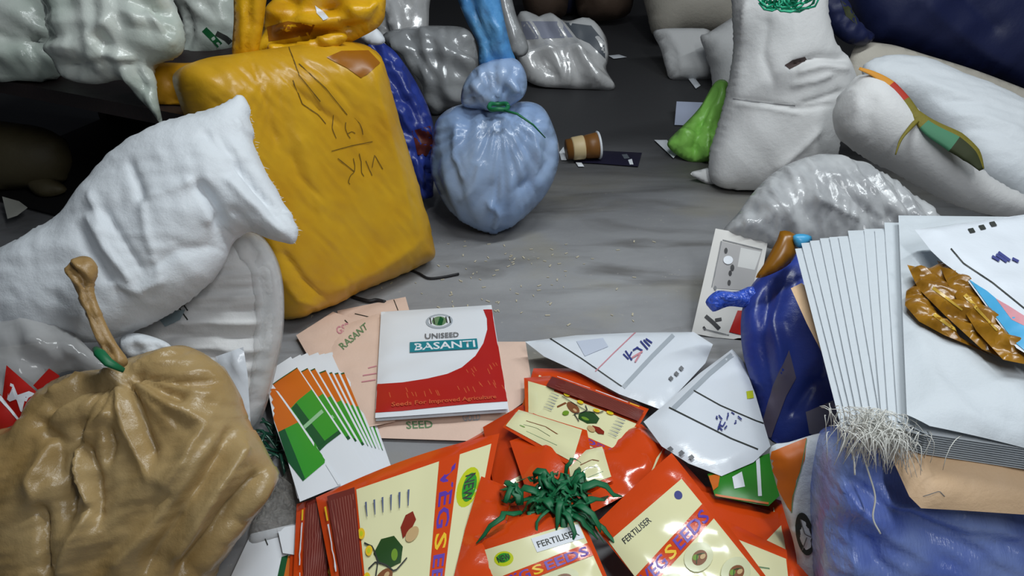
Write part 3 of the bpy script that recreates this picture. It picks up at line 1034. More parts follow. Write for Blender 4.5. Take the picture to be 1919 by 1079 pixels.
tag(B.o, 'grey white filled sack lying in front with a coloured cloth seam', 'sack', 'white woven sacks stacked by the far side')
# coloured cloth strip in the seam between the two lying sacks
path_px = [(1610, 128), (1640, 140), (1668, 160), (1695, 188), (1715, 212), (1745, 240), (1790, 266), (1820, 290), (1840, 318)]
hw = [.006, .012, .022, .022, .018, .034, .044, .036, .010]
pts = smooth_path([at_depth(x, y, 2.655 - .014 * i) for i, (x, y) in enumerate(path_px)], 6)
hwi = np.interp(np.linspace(0, 8, len(pts)), range(9), hw)
v, f = [], []
tube_into(v, f, pts, list(hwi), 10, .35, up=(0, -.6, .8))
zone = [orange_cloth, red_cloth, olive_cloth, green_cloth, olive_dark]
mi = []
for q in f:
    i = min(q) // 10
    t = i / len(pts)
    mi.append(0 if t < .24 else 1 if t < .36 else 2 if t < .56 else (3 if (min(q) % 10) in (0, 1, 2, 8, 9) and t < .72 else 4 if (min(q) % 10) in (0, 1, 9, 8, 2) else 2))
o = make('cloth_strip', v, f, zone, mi)
tag(o, 'olive, red and orange cloth strip running along the seam of lying sacks', 'cloth')
tube('cloth_tail', smooth_path([at_depth(x, y, d) for x, y, d in ((1722, 222, 2.60), (1705, 240, 2.56), (1688, 262, 2.55), (1678, 290, 2.55))]), list(np.linspace(.010, .002, 16)), olive_cloth, o, 6, .5)

# film wrapped silver sack
B = blob('film_sack', [(1356, 432), (1384, 398), (1412, 360), (1452, 322), (1500, 298), (1552, 288), (1602, 302), (1650, 322), (1700, 356), (1742, 392), (1772, 430), (1740, 470), (1640, 490), (1520, 480), (1430, 462), (1380, 448)], PD(1560, 400, 2.48, 44), .13, .14, film_grey, res=.009, R=.30,
         radial=[(1545, 520, 34, .003, .5, 4.0)],
         creases=[([(1530, 370), (1570, 390), (1610, 410)], .010, .02), ([(1600, 330), (1650, 370), (1690, 410)], .012, .016), ([(1440, 350), (1470, 390), (1490, 420)], .012, .014), ([(1560, 330), (1620, 390), (1660, 420)], .010, -.012)],
         facets=[(.012, .10, 30, 30, 7, 14), (.007, .04, 25, 25, 6, 15)])
tag(B.o, 'shiny silvery film wrapped sack bulging behind the white folded stack', 'sack')

# ------------------------------------------------------------------ left heap
B = blob('wrapped_bundle', [(230, 640), (300, 580), (380, 500), (430, 440), (480, 438), (510, 475), (526, 535), (526, 620), (512, 690), (494, 758), (474, 800), (430, 800), (300, 760), (230, 700)], PD(470, 790, 2.00, 34), .07, .14, white_dull, R=.10, power=.55, res=.007,
         creases=[([(380, 522), (440, 515), (490, 512)], .008, .012), ([(370, 545), (440, 540), (490, 536)], .008, -.010), ([(360, 562), (440, 556), (492, 552)], .009, .012), ([(350, 585), (440, 582), (492, 580)], .008, -.012), ([(330, 605), (440, 605), (492, 604)], .009, .012), ([(300, 628), (430, 632), (490, 632)], .008, -.012), ([(310, 650), (430, 655), (488, 655)], .009, .010),
                  ([(478, 470), (500, 560), (490, 660), (474, 760)], .012, -.016), ([(500, 500), (514, 580), (500, 680)], .012, .014)],
         noise=[(.003, .05, 0, 3, True)], facets=[(.005, .06, 90, 12, 5, 40)],
         prints=[line(dark_ink, [(312, 592), (338, 572), (360, 555)], 9), line(dark_ink, [(335, 575), (345, 590), (352, 600)], 2.5), line(dark_ink, [(343, 568), (352, 582)], 2.5), fill(M('stamp_grey', (150, 166, 172), .5), [(300, 600), (320, 585), (348, 580), (338, 600), (310, 612)], 6)])
tag(B.o, 'film wrapped bundle of folded white sacks beside the yellow sack', 'bundle')
wb = B.o
B = blob('film_wrap', [(430, 446), (478, 434), (514, 474), (531, 535), (531, 622), (517, 694), (498, 764), (478, 806), (452, 800), (470, 700), (478, 600), (470, 520)], PD(470, 790, 1.955, 34), .05, .01, clear_film, R=.06, res=.014, noise=[(.010, .05, 80, 3, True)], parent=wb)

wcre = [([(140, 420), (165, 470), (200, 520), (240, 560)], .012, -.014), ([(160, 400), (200, 470), (250, 530)], .010, .014), ([(190, 390), (230, 450), (270, 510)], .008, -.012), ([(240, 300), (258, 345), (265, 375)], .008, -.014),
        ([(265, 375), (275, 440), (300, 520)], .012, .010), ([(270, 370), (330, 350), (400, 330)], .02, .012), ([(360, 340), (395, 385), (415, 430)], .012, -.016), ([(275, 510), (330, 470), (410, 460)], .015, -.010), ([(200, 530), (260, 545), (310, 520)], .012, .012), ([(170, 360), (190, 440)], .010, .010)]
wcre += [([(362, 332), (392, 368), (412, 410), (420, 450)], .014, -.030), ([(350, 330), (380, 372), (400, 420)], .016, .014), ([(410, 250), (450, 310), (530, 420)], .010, -.014), ([(440, 215), (470, 290), (500, 345)], .010, .012),
         ([(420, 330), (460, 370), (535, 440)], .010, .012), ([(440, 300), (480, 350), (545, 410)], .008, -.012), ([(430, 390), (470, 420), (500, 438)], .008, -.010), ([(380, 240), (420, 290), (440, 330)], .014, -.010)]
B = blob('sack', [(-80, 505), (0, 472), (70, 432), (138, 395), (168, 348), (205, 308), (262, 258), (330, 226), (390, 210), (420, 198), (438, 186), (452, 178), (462, 188), (470, 208), (468, 222), (476, 246), (473, 262), (484, 290), (494, 312), (504, 332), (520, 356), (530, 378), (548, 402), (550, 412), (559, 430), (552, 456), (530, 454), (500, 446), (470, 434), (446, 440), (432, 456), (424, 484), (396, 524), (340, 572), (270, 612), (190, 640), (100, 640), (0, 650), (-80, 660)],
         PD(240, 450, 1.86, 44), .12, .10, white_woven, res=.0075, power=.5, creases=wcre, noise=[(.008, .16, 35, 2, False)], facets=[(.006, .14, 60, 50, 6, 20), (.002, .04, 50, 50, 5, 22)], zmin=.05)
wsk = B.o
tag(wsk, 'big white woven sack lying across the bundle with its ragged mouth open', 'sack')
v, f = [], []
for k in range(60):                             # loose threads along the torn mouth
    t = k / 59 * 8
    i = min(7, int(t))
    E_ = [(452, 178), (470, 208), (476, 246), (484, 290), (504, 332), (530, 378), (550, 412), (559, 430), (552, 456)]
    x, y = [E_[i][j] * (1 - t + i) + E_[i + 1][j] * (t - i) for j in (0, 1)]
    p = np.array(hit_plane(x - 2, y, PD(240, 450, 1.86, 44)))
    dd = np.array((RNG.uniform(.2, 1), RNG.uniform(-.6, .2), RNG.uniform(-.6, .4)))
    tube_into(v, f, [p + dd * s for s in (0, .006, RNG.uniform(.009, .016))], [.0007, .0006, .0003], 4)
make('torn_hem', v, f, thread, parent=wsk)

B = blob('packet', [(404, 668), (456, 650), (464, 700), (470, 800), (440, 806), (428, 730)], PD(450, 720, 1.90, 34), .012, .01, white_gloss, R=.05, power=1.0, sharp=True, res=.010, zmin=.02, facets=[(.006, .06, 20, 40, 5, 33)])
tag(B.o, 'small white packet tucked between the tan bag and the wrapped bundle', 'packet')
B = blob('packet', [(225, 634), (258, 624), (310, 640), (320, 656), (280, 668), (236, 668)], PD(270, 650, 1.80, 40), .02, .02, white_woven, res=.008, zmin=.02, facets=[(.012, .04, 60, 50, 6, 34)])
tag(B.o, 'crumpled white packet showing just behind the knot of the tan bag', 'packet')

# red and white cartons in a clear bag at the left edge
B = blob('printed_packet', [(12, 684), (78, 742), (46, 794), (4, 745)], PD(40, 735, 1.64, 50), .006, .006, red_print, sharp=True, res=.02, zmin=.02,
         prints=[text(white_paper, 'M', [(20, 718), (66, 738), (48, 778), (14, 748)])])
tag(B.o, 'dark red packet with a big white letter inside the clear bag', 'packet')
B = blob('printed_packet', [(-40, 700), (0, 738), (42, 790), (0, 806), (-40, 800)], PD(10, 775, 1.60, 40), .01, .01, red_print, sharp=True, res=.02, zmin=.02,
         prints=[fill(white_paper, [(-36, 702), (2, 734), (42, 788), (36, 790), (0, 750), (-36, 728)], 6)])
tag(B.o, 'red packet with a white edge at the picture border beside the tan bag', 'packet')
B = blob('printed_packet', [(62, 722), (92, 690), (112, 704), (84, 742)], PD(85, 715, 1.66, 40), .008, .008, red_print, sharp=True, res=.02, zmin=.02)
tag(B.o, 'small dark red packet peeking from behind the clear film', 'packet')
B = blob('clear_bag', [(-50, 610), (10, 592), (60, 584), (104, 598), (140, 626), (172, 658), (216, 694), (190, 704), (140, 694), (104, 704), (76, 736), (40, 780), (-50, 800)], PD(90, 680, 1.76, 44), .06, .05, M('film_milk', (205, 205, 205), .15, ('crumple', 14, .5), film=.42), res=.012,
         creases=[([(100, 600), (150, 650), (200, 690)], .010, .016), ([(90, 640), (130, 680), (170, 698)], .010, -.014), ([(40, 640), (90, 650), (120, 680)], .012, .012)], facets=[(.012, .09, 60, 40, 6, 25)], zmin=.05)
tag(B.o, 'clear plastic bag bulging beside the tan bag knot with red packets inside', 'bag')

# tan tied bag
tcre = [([(222, 700), (250, 740), (290, 860)], .010, -.020), ([(210, 700), (235, 800), (280, 900)], .012, .012), ([(235, 695), (300, 730), (350, 750)], .014, -.022), ([(240, 690), (330, 710), (410, 715)], .010, -.014), ([(240, 700), (300, 745), (380, 790)], .016, .014),
        ([(150, 780), (130, 880), (125, 980)], .014, -.020), ([(150, 820), (178, 880), (185, 980)], .012, -.018), ([(140, 830), (150, 900), (175, 950)], .012, .022), ([(175, 955), (140, 1010), (110, 1079)], .016, .020), ([(210, 770), (170, 800), (150, 840)], .014, .018), ([(200, 800), (210, 830), (200, 870)], .008, -.012),
        ([(390, 780), (340, 870), (300, 920)], .020, .016), ([(440, 790), (380, 900), (260, 1079)], .022, -.020), ([(470, 820), (400, 930), (320, 1060)], .020, .020), ([(500, 870), (430, 960), (330, 1079)], .018, -.024), ([(516, 892), (470, 960), (380, 1079)], .018, .018), ([(420, 800), (330, 930), (200, 1079)], .018, .014),
        ([(70, 940), (80, 1000), (85, 1079)], .012, -.02), ([(60, 780), (100, 820), (110, 900)], .02, -.016), ([(100, 820), (60, 900), (70, 960)], .02, .014), ([(80, 770), (150, 730), (225, 715)], .014, -.018), ([(90, 740), (150, 705), (220, 700)], .014, .014)]
tcre = [(p_, w_ * .9, d_ * 1.35) for p_, w_, d_ in tcre]
B = blob('tied_bag', [(196, 690), (226, 676), (262, 664), (304, 652), (344, 647), (384, 664), (420, 694), (444, 740), (458, 788), (480, 822), (504, 862), (520, 892), (508, 926), (476, 970), (432, 1030), (396, 1082), (384, 1140), (180, 1170), (-60, 1170), (-60, 812), (10, 800), (52, 786), (68, 744), (100, 712), (150, 696)],
         PD(300, 900, 1.60, 40), .12, .16, tan_plastic, res=.0065, power=.46, creases=tcre, radial=[(224, 690, 26, .007, .18, 5.0)], noise=[(.006, .14, 50, 2, False)], facets=[(.009, .10, -40, 60, 7, 23), (.0022, .03, -40, 60, 5, 23.5)])
tb = B.o
tag(tb, 'large glossy tan plastic bag tied with a thin green string', 'bag')
B = blob('bag_neck', [(206, 686), (186, 646), (164, 596), (148, 556), (136, 528), (122, 510), (132, 490), (150, 480), (172, 484), (184, 508), (176, 540), (190, 585), (214, 636), (240, 676), (226, 690)], PD(180, 590, 1.53, 36), .022, .02, tan_dark, res=.005, parent=tb, zmin=.05,
         creases=[([(150, 520), (170, 580), (215, 680)], .004, -.010), ([(165, 520), (190, 600), (228, 680)], .004, .010), ([(150, 550), (180, 620), (210, 680)], .004, .008)], facets=[(.010, .03, 30, 14, 6, 24)])
c0, c1 = at_depth(178, 652, 1.475), at_depth(232, 694, 1.462)
tube('tie', [c0, c0.lerp(c1, .3) + Vector((0, -.01, .012)), c0.lerp(c1, .65) + Vector((0, -.015, .012)), c1], [.005, .010, .010, .006], twine_green, tb, 8, .6)

# scraps by the tan bag
v, f = [], []
for k in range(14):
    p = at_z(RNG.uniform(488, 530), RNG.uniform(800, 870), .012)
    a = RNG.uniform(0, 6.28)
    pts = [p + Vector((math.cos(a) * t * .06, math.sin(a) * t * .06, .01 + .018 * math.sin(t * 3 + k))) for t in np.linspace(-1, 1, 6)]
    tube_into(v, f, pts, .004, 5, .3)
o = make('twine_scraps', v, f, M('bottle_green', (24, 72, 56), .25))
tag(o, 'tangle of dark green plastic scraps on the floor by the tan bag', 'scraps')
B = blob('film_scrap', [(500, 930), (530, 890), (556, 880), (570, 930), (560, 985), (520, 1010), (470, 1020), (470, 980)], PH(.012), .03, .006, dust_grey, res=.01, facets=[(.02, .05, 40, 60, 8, 26)])
tag(B.o, 'crumpled grey clear film scrap on the floor under the tan bag', 'film')

# ------------------------------------------------------------------ sheets and printed packets
Q100 = lambda d, w=100.0, h=140.0: [(m, V / np.array([w, h]), Fc) for m, V, Fc in d]


def front_design(kind=0):
    """Printed face of the orange seed pouch, 100 by 140."""
    t0, bx = (4, 15) if kind == 0 else (17, 32)
    d = [fill(cream, [(3, t0), (97, t0), (97, 103 if kind == 0 else 112), (3, 103 if kind == 0 else 112)], 6)]
    d += [fill(lime_print, ellipse(19, bx, 9, 8), 4), fill(green_print, ellipse(19, bx - 1, 6.5, 5), 4), text(dark_ink, 'NEW', [(13, bx - 4), (25, bx - 4), (25, bx + 3), (13, bx + 3)])]
    if kind:
        d += [text(dark_ink, 'FERTILISER', [(14, 22), (48, 22), (48, 27), (14, 27)]) if kind == 1 else fill(white_paper, [(50, 20), (96, 20), (96, 36), (50, 36)], 6)]
        if kind == 2:
            d += [text(dark_ink, 'FERTILISER', [(53, 25), (93, 25), (93, 32), (53, 32)])]
        else:
            d += [fill(navy_ink, ellipse(84, 25, 4, 3.5), 3)]
            d = [d[0], d[-2], d[-1]]
    ba, bb_ = (24, 24) if kind == 0 else (50, 42)
    d += [fill(orange_foil, [(3, ba), (97, bb_), (97, bb_ + 14), (3, ba + 14)], 6)]
    sl = lambda x: ba + (bb_ - ba) * x / 100
    bq = lambda x0, x1: [(x0, sl(x0) + 2), (x1, sl(x1) + 2), (x1, sl(x1) + 12), (x0, sl(x0) + 12)]
    d += [text(purple, 'VEG', bq(6, 36)), text(yellow_print, 'S', bq(39, 49)), text(purple, 'EEDS', bq(52, 94))]
    if kind == 0:                              # leaves, beans and flowers
        d += [fill(leaf_print, [(42, 92), (34, 84), (34, 72), (42, 64), (52, 66), (54, 76), (50, 86)], 4), fill(leaf_light, ellipse(46, 72, 4, 3), 3)]
        d += [fill(seed_red, [(30, 66), (24, 62), (23, 56), (28, 53), (33, 57), (37, 64)], 3)]
        d += [fill(seed_brown, ellipse(62, 84, 11, 6.5, 60), 4), fill(seed_shine, ellipse(59, 80, 3, 2, 60), 2.5)]
        d += [fill(seed_shine, ellipse(36, 56, 6, 4, 70), 3), fill(leaf_light, ellipse(66, 66, 6, 3, 100), 3)]
        d += [line(dark_ink, [(52, 98), (48, 90), (52, 80), (58, 72), (50, 60)], 1.2), line(dark_ink, [(34, 100), (38, 92), (48, 88), (62, 92), (78, 98)], 1.2)]
        for x, y in ((28, 102), (40, 96), (58, 100), (74, 104)):
            d += [fill(yellow_print, ellipse(x, y, 3.4, 3.4), 2.5), fill(lime_print, ellipse(x, y, 1.6, 1.6), 2)]
        for k in range(6):
            d += [line(blue_ink, [(12, 60 + k * 7), (20, 60 + k * 7)], 1.6, .6), line(blue_ink, [(80, 58 + k * 7), (89, 58 + k * 7)], 1.6, .6)]
        d += [fill(maroon, [(3, 104), (97, 104), (97, 128), (3, 128)], 6)]
        for k in range(9):
            d += [line(maroon_line, [(6, 106 + k * 2.4), (RNG.uniform(78, 94), 106 + k * 2.4)], .6)]
        d += [line(white_paper, [(18, 131), (50, 131.5)], 1.2), line(yellow_print, [(8, 131), (16, 131)], 1.6), line(white_paper, [(56, 131.5), (92, 131)], .8)]
    else:                                      # heaps of produce in pale ovals
        for x, y in ((24, 74), (62, 70), (40, 98), (80, 96)):
            d += [fill(M('pale_oval', (214, 216, 176), .25), ellipse(x, y, 15, 10), 5), fill(seed_brown, ellipse(x, y + 1, 8, 5), 4), fill(leaf_light, ellipse(x - 3, y - 1, 3, 2), 2.5), fill(seed_shine, ellipse(x + 3, y + 2, 3, 1.6), 2.5)]
            d += [line(leaf_print, [(x - 6, y + 3), (x, y - 2), (x + 6, y + 1)], .8)]
    return Q100(d)


D_BACK, D_FRONT, D_BADGE = front_design(0), front_design(1), front_design(2)
D_PLAIN = Q100([fill(cream, [(8, 122), (40, 118), (70, 124), (92, 122), (92, 126), (8, 126)], 6)])
D_EDGE = Q100([fill(cream, [(4, 14), (96, 14), (96, 134), (4, 134)], 6), line(green_ink, [(20, 40), (60, 36)], 2), line(leaf_print, [(30, 60), (50, 70), (70, 60)], 1.5), line(seed_brown, [(24, 80), (40, 92), (70, 84)], 3), fill(leaf_light, ellipse(70, 50, 5, 3), 3)])


def sheet(name, quad, plane, mat, prints=(), thick=.007, wob=.005, lift=None, res=.014, R=.04, zmin=.002, parent=None):
    return blob(name, quad, plane, thick, .003, mat, R=R, power=1.0, res=res, sharp=True, prints=prints, noise=[(wob, .13, 30, 1.5, False)], facets=[(wob * .7, .12, RNG.uniform(0, 180), 40, 4, RNG.uniform(0, 90))], zmin=zmin, lift=lift, parent=parent)


def rot(q, k):                                 # turn which picture corner is the pouch's top left
    return q[k:] + q[:k]


def pouch(corners, plane, turn, design, label, mat=orange_foil, lift=None, wob=.008, thick=.010):
    q = rot(list(corners), turn)
    B = sheet('seed_pouch', list(corners), plane, mat, mapped(design, q), lift=lift, wob=wob, thick=thick)
    tag(B.o, label, 'pouch', 'orange seed pouches in the heap')
    return B


# peach paper packets under the red and white one
def peach_packet(quad, z, prints, label):
    B = sheet('paper_packet', quad, PH(z), peach, prints, thick=.006, wob=.005)
    tag(B.o, label, 'packet', 'peach paper packets')


peach_packet([(632, 582), (760, 556), (800, 700), (660, 740)], .004, [line(dark_ink, [(665, 588), (700, 596), (720, 600)], 1.5), line(dark_ink, [(738, 562), (746, 582)], 1.5)], 'peach paper packet farthest back with a creased edge')
peach_packet([(700, 640), (985, 640), (1000, 740), (880, 826), (690, 820)], .010, [text(green_ink, 'SEED', [(760, 790), (810, 788), (812, 802), (762, 804)]), text(grey_ink, 'GOLD', [(866, 776), (900, 774), (900, 788), (868, 790)])], 'wide peach paper packet directly under the red and white packet')
peach_packet([(555, 628), (624, 584), (700, 610), (640, 740), (596, 700)], .020, [line(dark_ink, [(646, 600), (652, 606)], 2), text(pink_ink, 'GSP', [(628, 614), (652, 604), (656, 618), (634, 628)])], 'small peach paper packet at the tip of the fan')
peach_packet([(640, 610), (712, 586), (760, 600), (740, 790), (690, 800), (600, 690)], .026, [text(green_ink, 'RASANT', [(634, 646), (684, 604), (690, 616), (644, 656)]), line(pink_ink, [(690, 690), (706, 686)], 2), line(pink_ink, [(680, 704), (706, 700)], 2), line(pink_ink, [(678, 716), (704, 712)], 2)], 'peach paper packet with a slanting green printed word')

# red and white packet
q = [(714, 586), (921, 573), (953, 766), (703, 783)]
f_ = homography(q)
T = lambda pts: f_(np.array(pts, float) / np.array([100., 100.]))


def tfill(m, pts, step=7):
    return fill(m, T(pts), step)


pr = []
curve = [(92, 4), (94, 14), (93, 26), (88, 40), (80, 52), (68, 62), (56, 67), (40, 70), (20, 72), (0, 72)]
pr.append(tfill(red_print, [(96, 4)] + [(100, 4.5), (100, 94), (72, 94), (45, 95), (20, 96), (0, 96)] + list(reversed(curve)), 8))
specks = []
for k in range(60):
    x, y = RNG.uniform(4, 98), RNG.uniform(56, 82)
    if y > np.interp(x, [0, 40, 56, 68, 80, 88, 93], [72, 70, 67, 62, 52, 40, 26]) + 5:
        ex, ey = RNG.uniform(1, 2), RNG.uniform(3, 5)
        specks.append([(x - .3, y), (x + .3, y), (x + ex + .3, y + ey), (x + ex - .3, y + ey)])
pr.append((red_speck, T([p for s_ in specks for p in s_]), [tuple(range(4 * i, 4 * i + 4)) for i in range(len(specks))]))
pr += [tfill(grey_ink, ellipse(52, 14, 12, 8), 6), tfill(white_paper, ellipse(52, 14, 9.5, 6), 6), tfill(green_ink, ellipse(52, 14, 6.5, 5.2), 5), tfill(green_dark, [(50, 18), (53, 9), (56, 12), (54, 19)], 4)]
for k in (-8, -5, 6, 9):
    pr.append((dark_ink, T(stroke([(52 + k, 10), (52 + k + .8, 17)], 1.0)), [tuple(range(len(stroke([(52, 10), (52.8, 17)], 1.0))))]))
pr.append(text(mid_ink, 'UNISEED', [tuple(p) for p in T([(39, 27), (68, 27.5), (68, 32.5), (39, 32.5)])]))
pr.append(tfill(teal_print, [(26, 35), (83, 35.5), (83, 45.5), (26, 45)], 6))
pr.append(text(white_paper, 'BASANTI', [tuple(p) for p in T([(30, 36.5), (81, 37), (81, 44), (30, 43.5)])]))
pr.append(text(red_speck, 'Seeds For Improved Agriculture', [tuple(p) for p in T([(12, 89), (92, 88.5), (92, 92.5), (12, 93.5)])]))
for i, (dz, off, lab) in enumerate(((.036, 6, 'white packet lying just below the red and white one'), (.046, 0, 'red and white packet with teal printed word on the peach packets'))):
    qq = [(x + (off if j in (2, 3) else 0) * .2, y + off * (1 if j in (2, 3) else -.3)) for j, (x, y) in enumerate(q)]
    B = sheet('seed_packet', qq, PH(dz), white_paper, pr if i == 1 else (), thick=.008, wob=.003)
    tag(B.o, lab, 'packet')

# fanned bundle of orange, green and white packets
D_FAN = []
D_FAN.append(fill(orange_print, [(0, 34), (30, 32), (60, 31), (97, 30), (97, 72), (60, 76), (30, 82), (0, 88)], 8))
D_FAN.append(fill(green_print, [(0, 86), (30, 80), (60, 74), (97, 70), (97, 114), (70, 117), (40, 122), (0, 127)], 8))
D_FAN.append(line(green_dark, [(0, 127), (40, 122), (70, 117), (97, 114)], 2.4))
D_FAN.append(line(green_dark, [(0, 34), (30, 32), (60, 31), (97, 30)], 1.6))
D_FAN.append(fill(green_dark, [(40, 79), (54, 76), (70, 116), (56, 118)], 8))
D_FAN.append(line(M('fan_word', (150, 196, 150), .4), [(10, 108), (50, 101), (92, 95)], 3.2))
D_FAN = Q100(D_FAN)
fan_tr = [(500, 693), (545, 668), (563, 664), (576, 661), (596, 660), (608, 662), (620, 660), (632, 657), (643, 658), (657, 656)]
fan_br = [(640, 912), (700, 896), (706, 893), (712, 892), (718, 891), (722, 890), (726, 890), (730, 889), (734, 889), (738, 888)]
nf = len(fan_tr)
order = ['uppermost', 'second', 'third', 'fourth', 'fifth', 'sixth', 'seventh', 'eighth', 'ninth', 'lowest']
for k in range(nf - 1, -1, -1):
    z = .018 + (nf - 1 - k) * .0052
    tl = (496 + 1.5 * k, 700 - 1.2 * k)
    bl = (556 + 2 * k, 936 - 2 * k)
    if k == 0:
        quad = [(496, 700), (560, 786), (640, 908), (562, 940), (538, 860), (514, 792)]
    else:
        quad = [tl, fan_tr[k], fan_br[k], bl]
    hom = mapped(D_FAN, quad) if k else [fill(orange_print, [(500, 730), (517, 728), (562, 790), (522, 810), (508, 772)], 6), fill(green_print, [(522, 810), (562, 790), (613, 864), (568, 902), (540, 866)], 6), fill(green_dark, [(522, 810), (534, 804), (572, 898), (568, 902), (540, 866)], 6)]
    if k == 0:
        hom.append(fill(white_paper, stroke([(497, 702), (560, 788), (600, 846), (640, 908)], 3, 12), 6))
    B = blob('seed_packet', quad, PH(z), .003, .0015, white_paper, R=.02, power=1.0, res=.016, sharp=True, prints=hom, noise=[(.001, .1, 30, 1.5, False)],
             lift=None)
    tag(B.o, 'orange and green white edged packet, %s in the fanned bundle' % order[k], 'packet', 'fanned orange and green packets')

# two more of the same packets near the lower edge of the picture
B = sheet('seed_packet', [(470, 1000), (556, 980), (560, 1130), (400, 1150)], PH(.012), white_paper, [fill(green_dark, [(528, 1044), (540, 1040), (530, 1100), (516, 1100)], 6), fill(orange_print, [(540, 1042), (556, 1042), (556, 1110), (526, 1110)], 6), line(dark_ink, [(497, 1010), (502, 1022)], 2)], thick=.006)
tag(B.o, 'white packet with green and orange corner on the floor by the pouches', 'packet', 'white packets below the tan bag')
B = sheet('seed_packet', [(520, 990), (560, 982), (556, 1040), (530, 1036)], PH(.026), white_paper, (), thick=.005)
tag(B.o, 'small white packet corner resting on the larger white packet', 'packet', 'white packets below the tan bag')

# ------------------------------------------------------------------ orange pouches
P = lambda z, tx=0.0, ty=0.0: (at_z(960, 960, z), Vector((tx, ty, 1)).normalized())
pouch([(700, 905), (800, 868), (940, 795), (1010, 960), (880, 1120), (740, 1120)], P(.012), 0, Q100([]), 'orange pouch lying flat on the floor beneath the brown striped pouch') if False else None
pouch([(735, 902), (936, 792), (990, 930), (780, 1080)], PH(.010), 1, D_PLAIN, 'orange pouch at the bottom showing its brownish edge by the bare floor')
pouch([(546, 1000), (850, 900), (850, 1180), (536, 1200)], PH(.020), 1, D_BACK, 'orange pouch lowest at the lower left of the heap')
pouch([(556, 944), (880, 850), (840, 1160), (545, 1180)], PH(.036), 1, D_BACK, 'orange pouch with a cream sliver just under the bean picture pouch')
# behind the ribbon
pouch([(905, 800), (1010, 740), (1075, 880), (930, 940)], PH(.030), 0, D_PLAIN, 'plain orange pouch back between the bean picture pouch and green ribbon', orange_inner, wob=.012)
pouch([(1000, 690), (1090, 690), (1216, 768), (1110, 860), (975, 770)], PH(.030), 2, D_PLAIN, 'orange pouch tucked under the white printed bags', wob=.01)
pouch([(982, 708), (1030, 704), (1200, 770), (1150, 850), (985, 790)], PH(.048), 2, D_EDGE, 'curled orange pouch with a cream corner in the middle of the heap', wob=.01)
pouch([(1035, 700), (1216, 766), (1150, 880), (980, 800)], PH(.056), 2, D_BACK, 'orange pouch with a maroon block facing the white printed bags', wob=.008)
pouch([(970, 766), (1100, 806), (1110, 860), (1080, 880), (942, 800)], PH(.074), 3, D_EDGE, 'narrow orange and cream pouch above the green ribbon', wob=.010)
pouch([(1080, 842), (1202, 794), (1250, 836), (1225, 900), (1110, 960)], PH(.058), 0, D_PLAIN, 'orange pouch folded behind the ribbon next to the white bag', orange_foil, wob=.018)
pouch([(1150, 800), (1230, 810), (1330, 920), (1260, 980), (1140, 900)], PH(.046), 1, D_PLAIN, 'orange pouch under the white printed bag corner', orange_inner, wob=.014)
pouch([(1060, 850), (1130, 834), (1150, 900), (1070, 930)], PH(.070), 2, D_EDGE, 'small folded orange pouch with a cream strip behind the ribbon', wob=.016)
pouch([(955, 826), (1010, 806), (1110, 872), (1090, 950), (990, 930)], PH(.062), 1, D_PLAIN, 'glossy orange pouch directly beneath the green ribbon', wob=.014)
# the big one
pouch([(592, 932), (938, 810), (900, 1010), (866, 1130), (640, 1170)], P(.060, -.02, .05), 1, D_BACK, 'orange pouch with beans and yellow flowers pictured, largest at lower left', wob=.006) if False else None
q_big = [(592, 932), (936, 812), (868, 1150), (640, 1180)]
pouch(q_big, P(.066), 1, D_BACK, 'orange pouch with beans and yellow flowers pictured, largest at lower left', wob=.005,
      lift=lambda a, b: .02 * np.sin(math.pi * a))
# standing folded one in the middle
pouch([(902, 892), (962, 916), (945, 1000), (935, 1150), (834, 1150), (872, 990)], P(.092), 1, D_BACK, 'curled pouch edge with a red band between the two front pouches', wob=.010)
pouch([(930, 930), (990, 915), (1010, 1010), (930, 1030)], P(.084), 0, D_PLAIN, 'orange pouch flap at the foot of the green ribbon', wob=.010)
# right hand ones
pouch([(1292, 905), (1484, 942), (1510, 1080), (1520, 1180), (1400, 1180)], P(.040), 0, D_EDGE, 'orange edged cream pouch at the right side, lowest of three', wob=.006)
pouch([(1440, 930), (1500, 950), (1530, 1180), (1470, 1180)], P(.052), 1, D_PLAIN, 'orange pouch edge on beside the upright white bag', wob=.012)
pouch([(1298, 915), (1462, 962), (1480, 1080), (1480, 1180), (1390, 1180)], P(.058), 0, D_EDGE, 'orange edged cream pouch at the right side, middle of three', wob=.006)
pouch([(1330, 960), (1474, 1030), (1490, 1180), (1400, 1200)], P(.074), 0, D_EDGE, 'orange edged cream pouch at the right side, topmost of three', wob=.006)
pouch([(1112, 985), (1256, 862), (1480, 1140), (1330, 1280)], P(.098, 0, -.12), 0, D_FRONT, 'glossy orange pouch with a slanting purple lettered band at the lower middle', wob=.007, lift=lambda a, b: .025 * np.sin(math.pi * a))
pouch([(886, 1006), (1076, 948), (1180, 1180), (985, 1240)], P(.106, 0, -.16), 0, D_BADGE, 'orange pouch with a yellow green badge nearest below the ribbon', wob=.006, lift=lambda a, b: .03 * np.sin(math.pi * a) * (1 - b * .3))

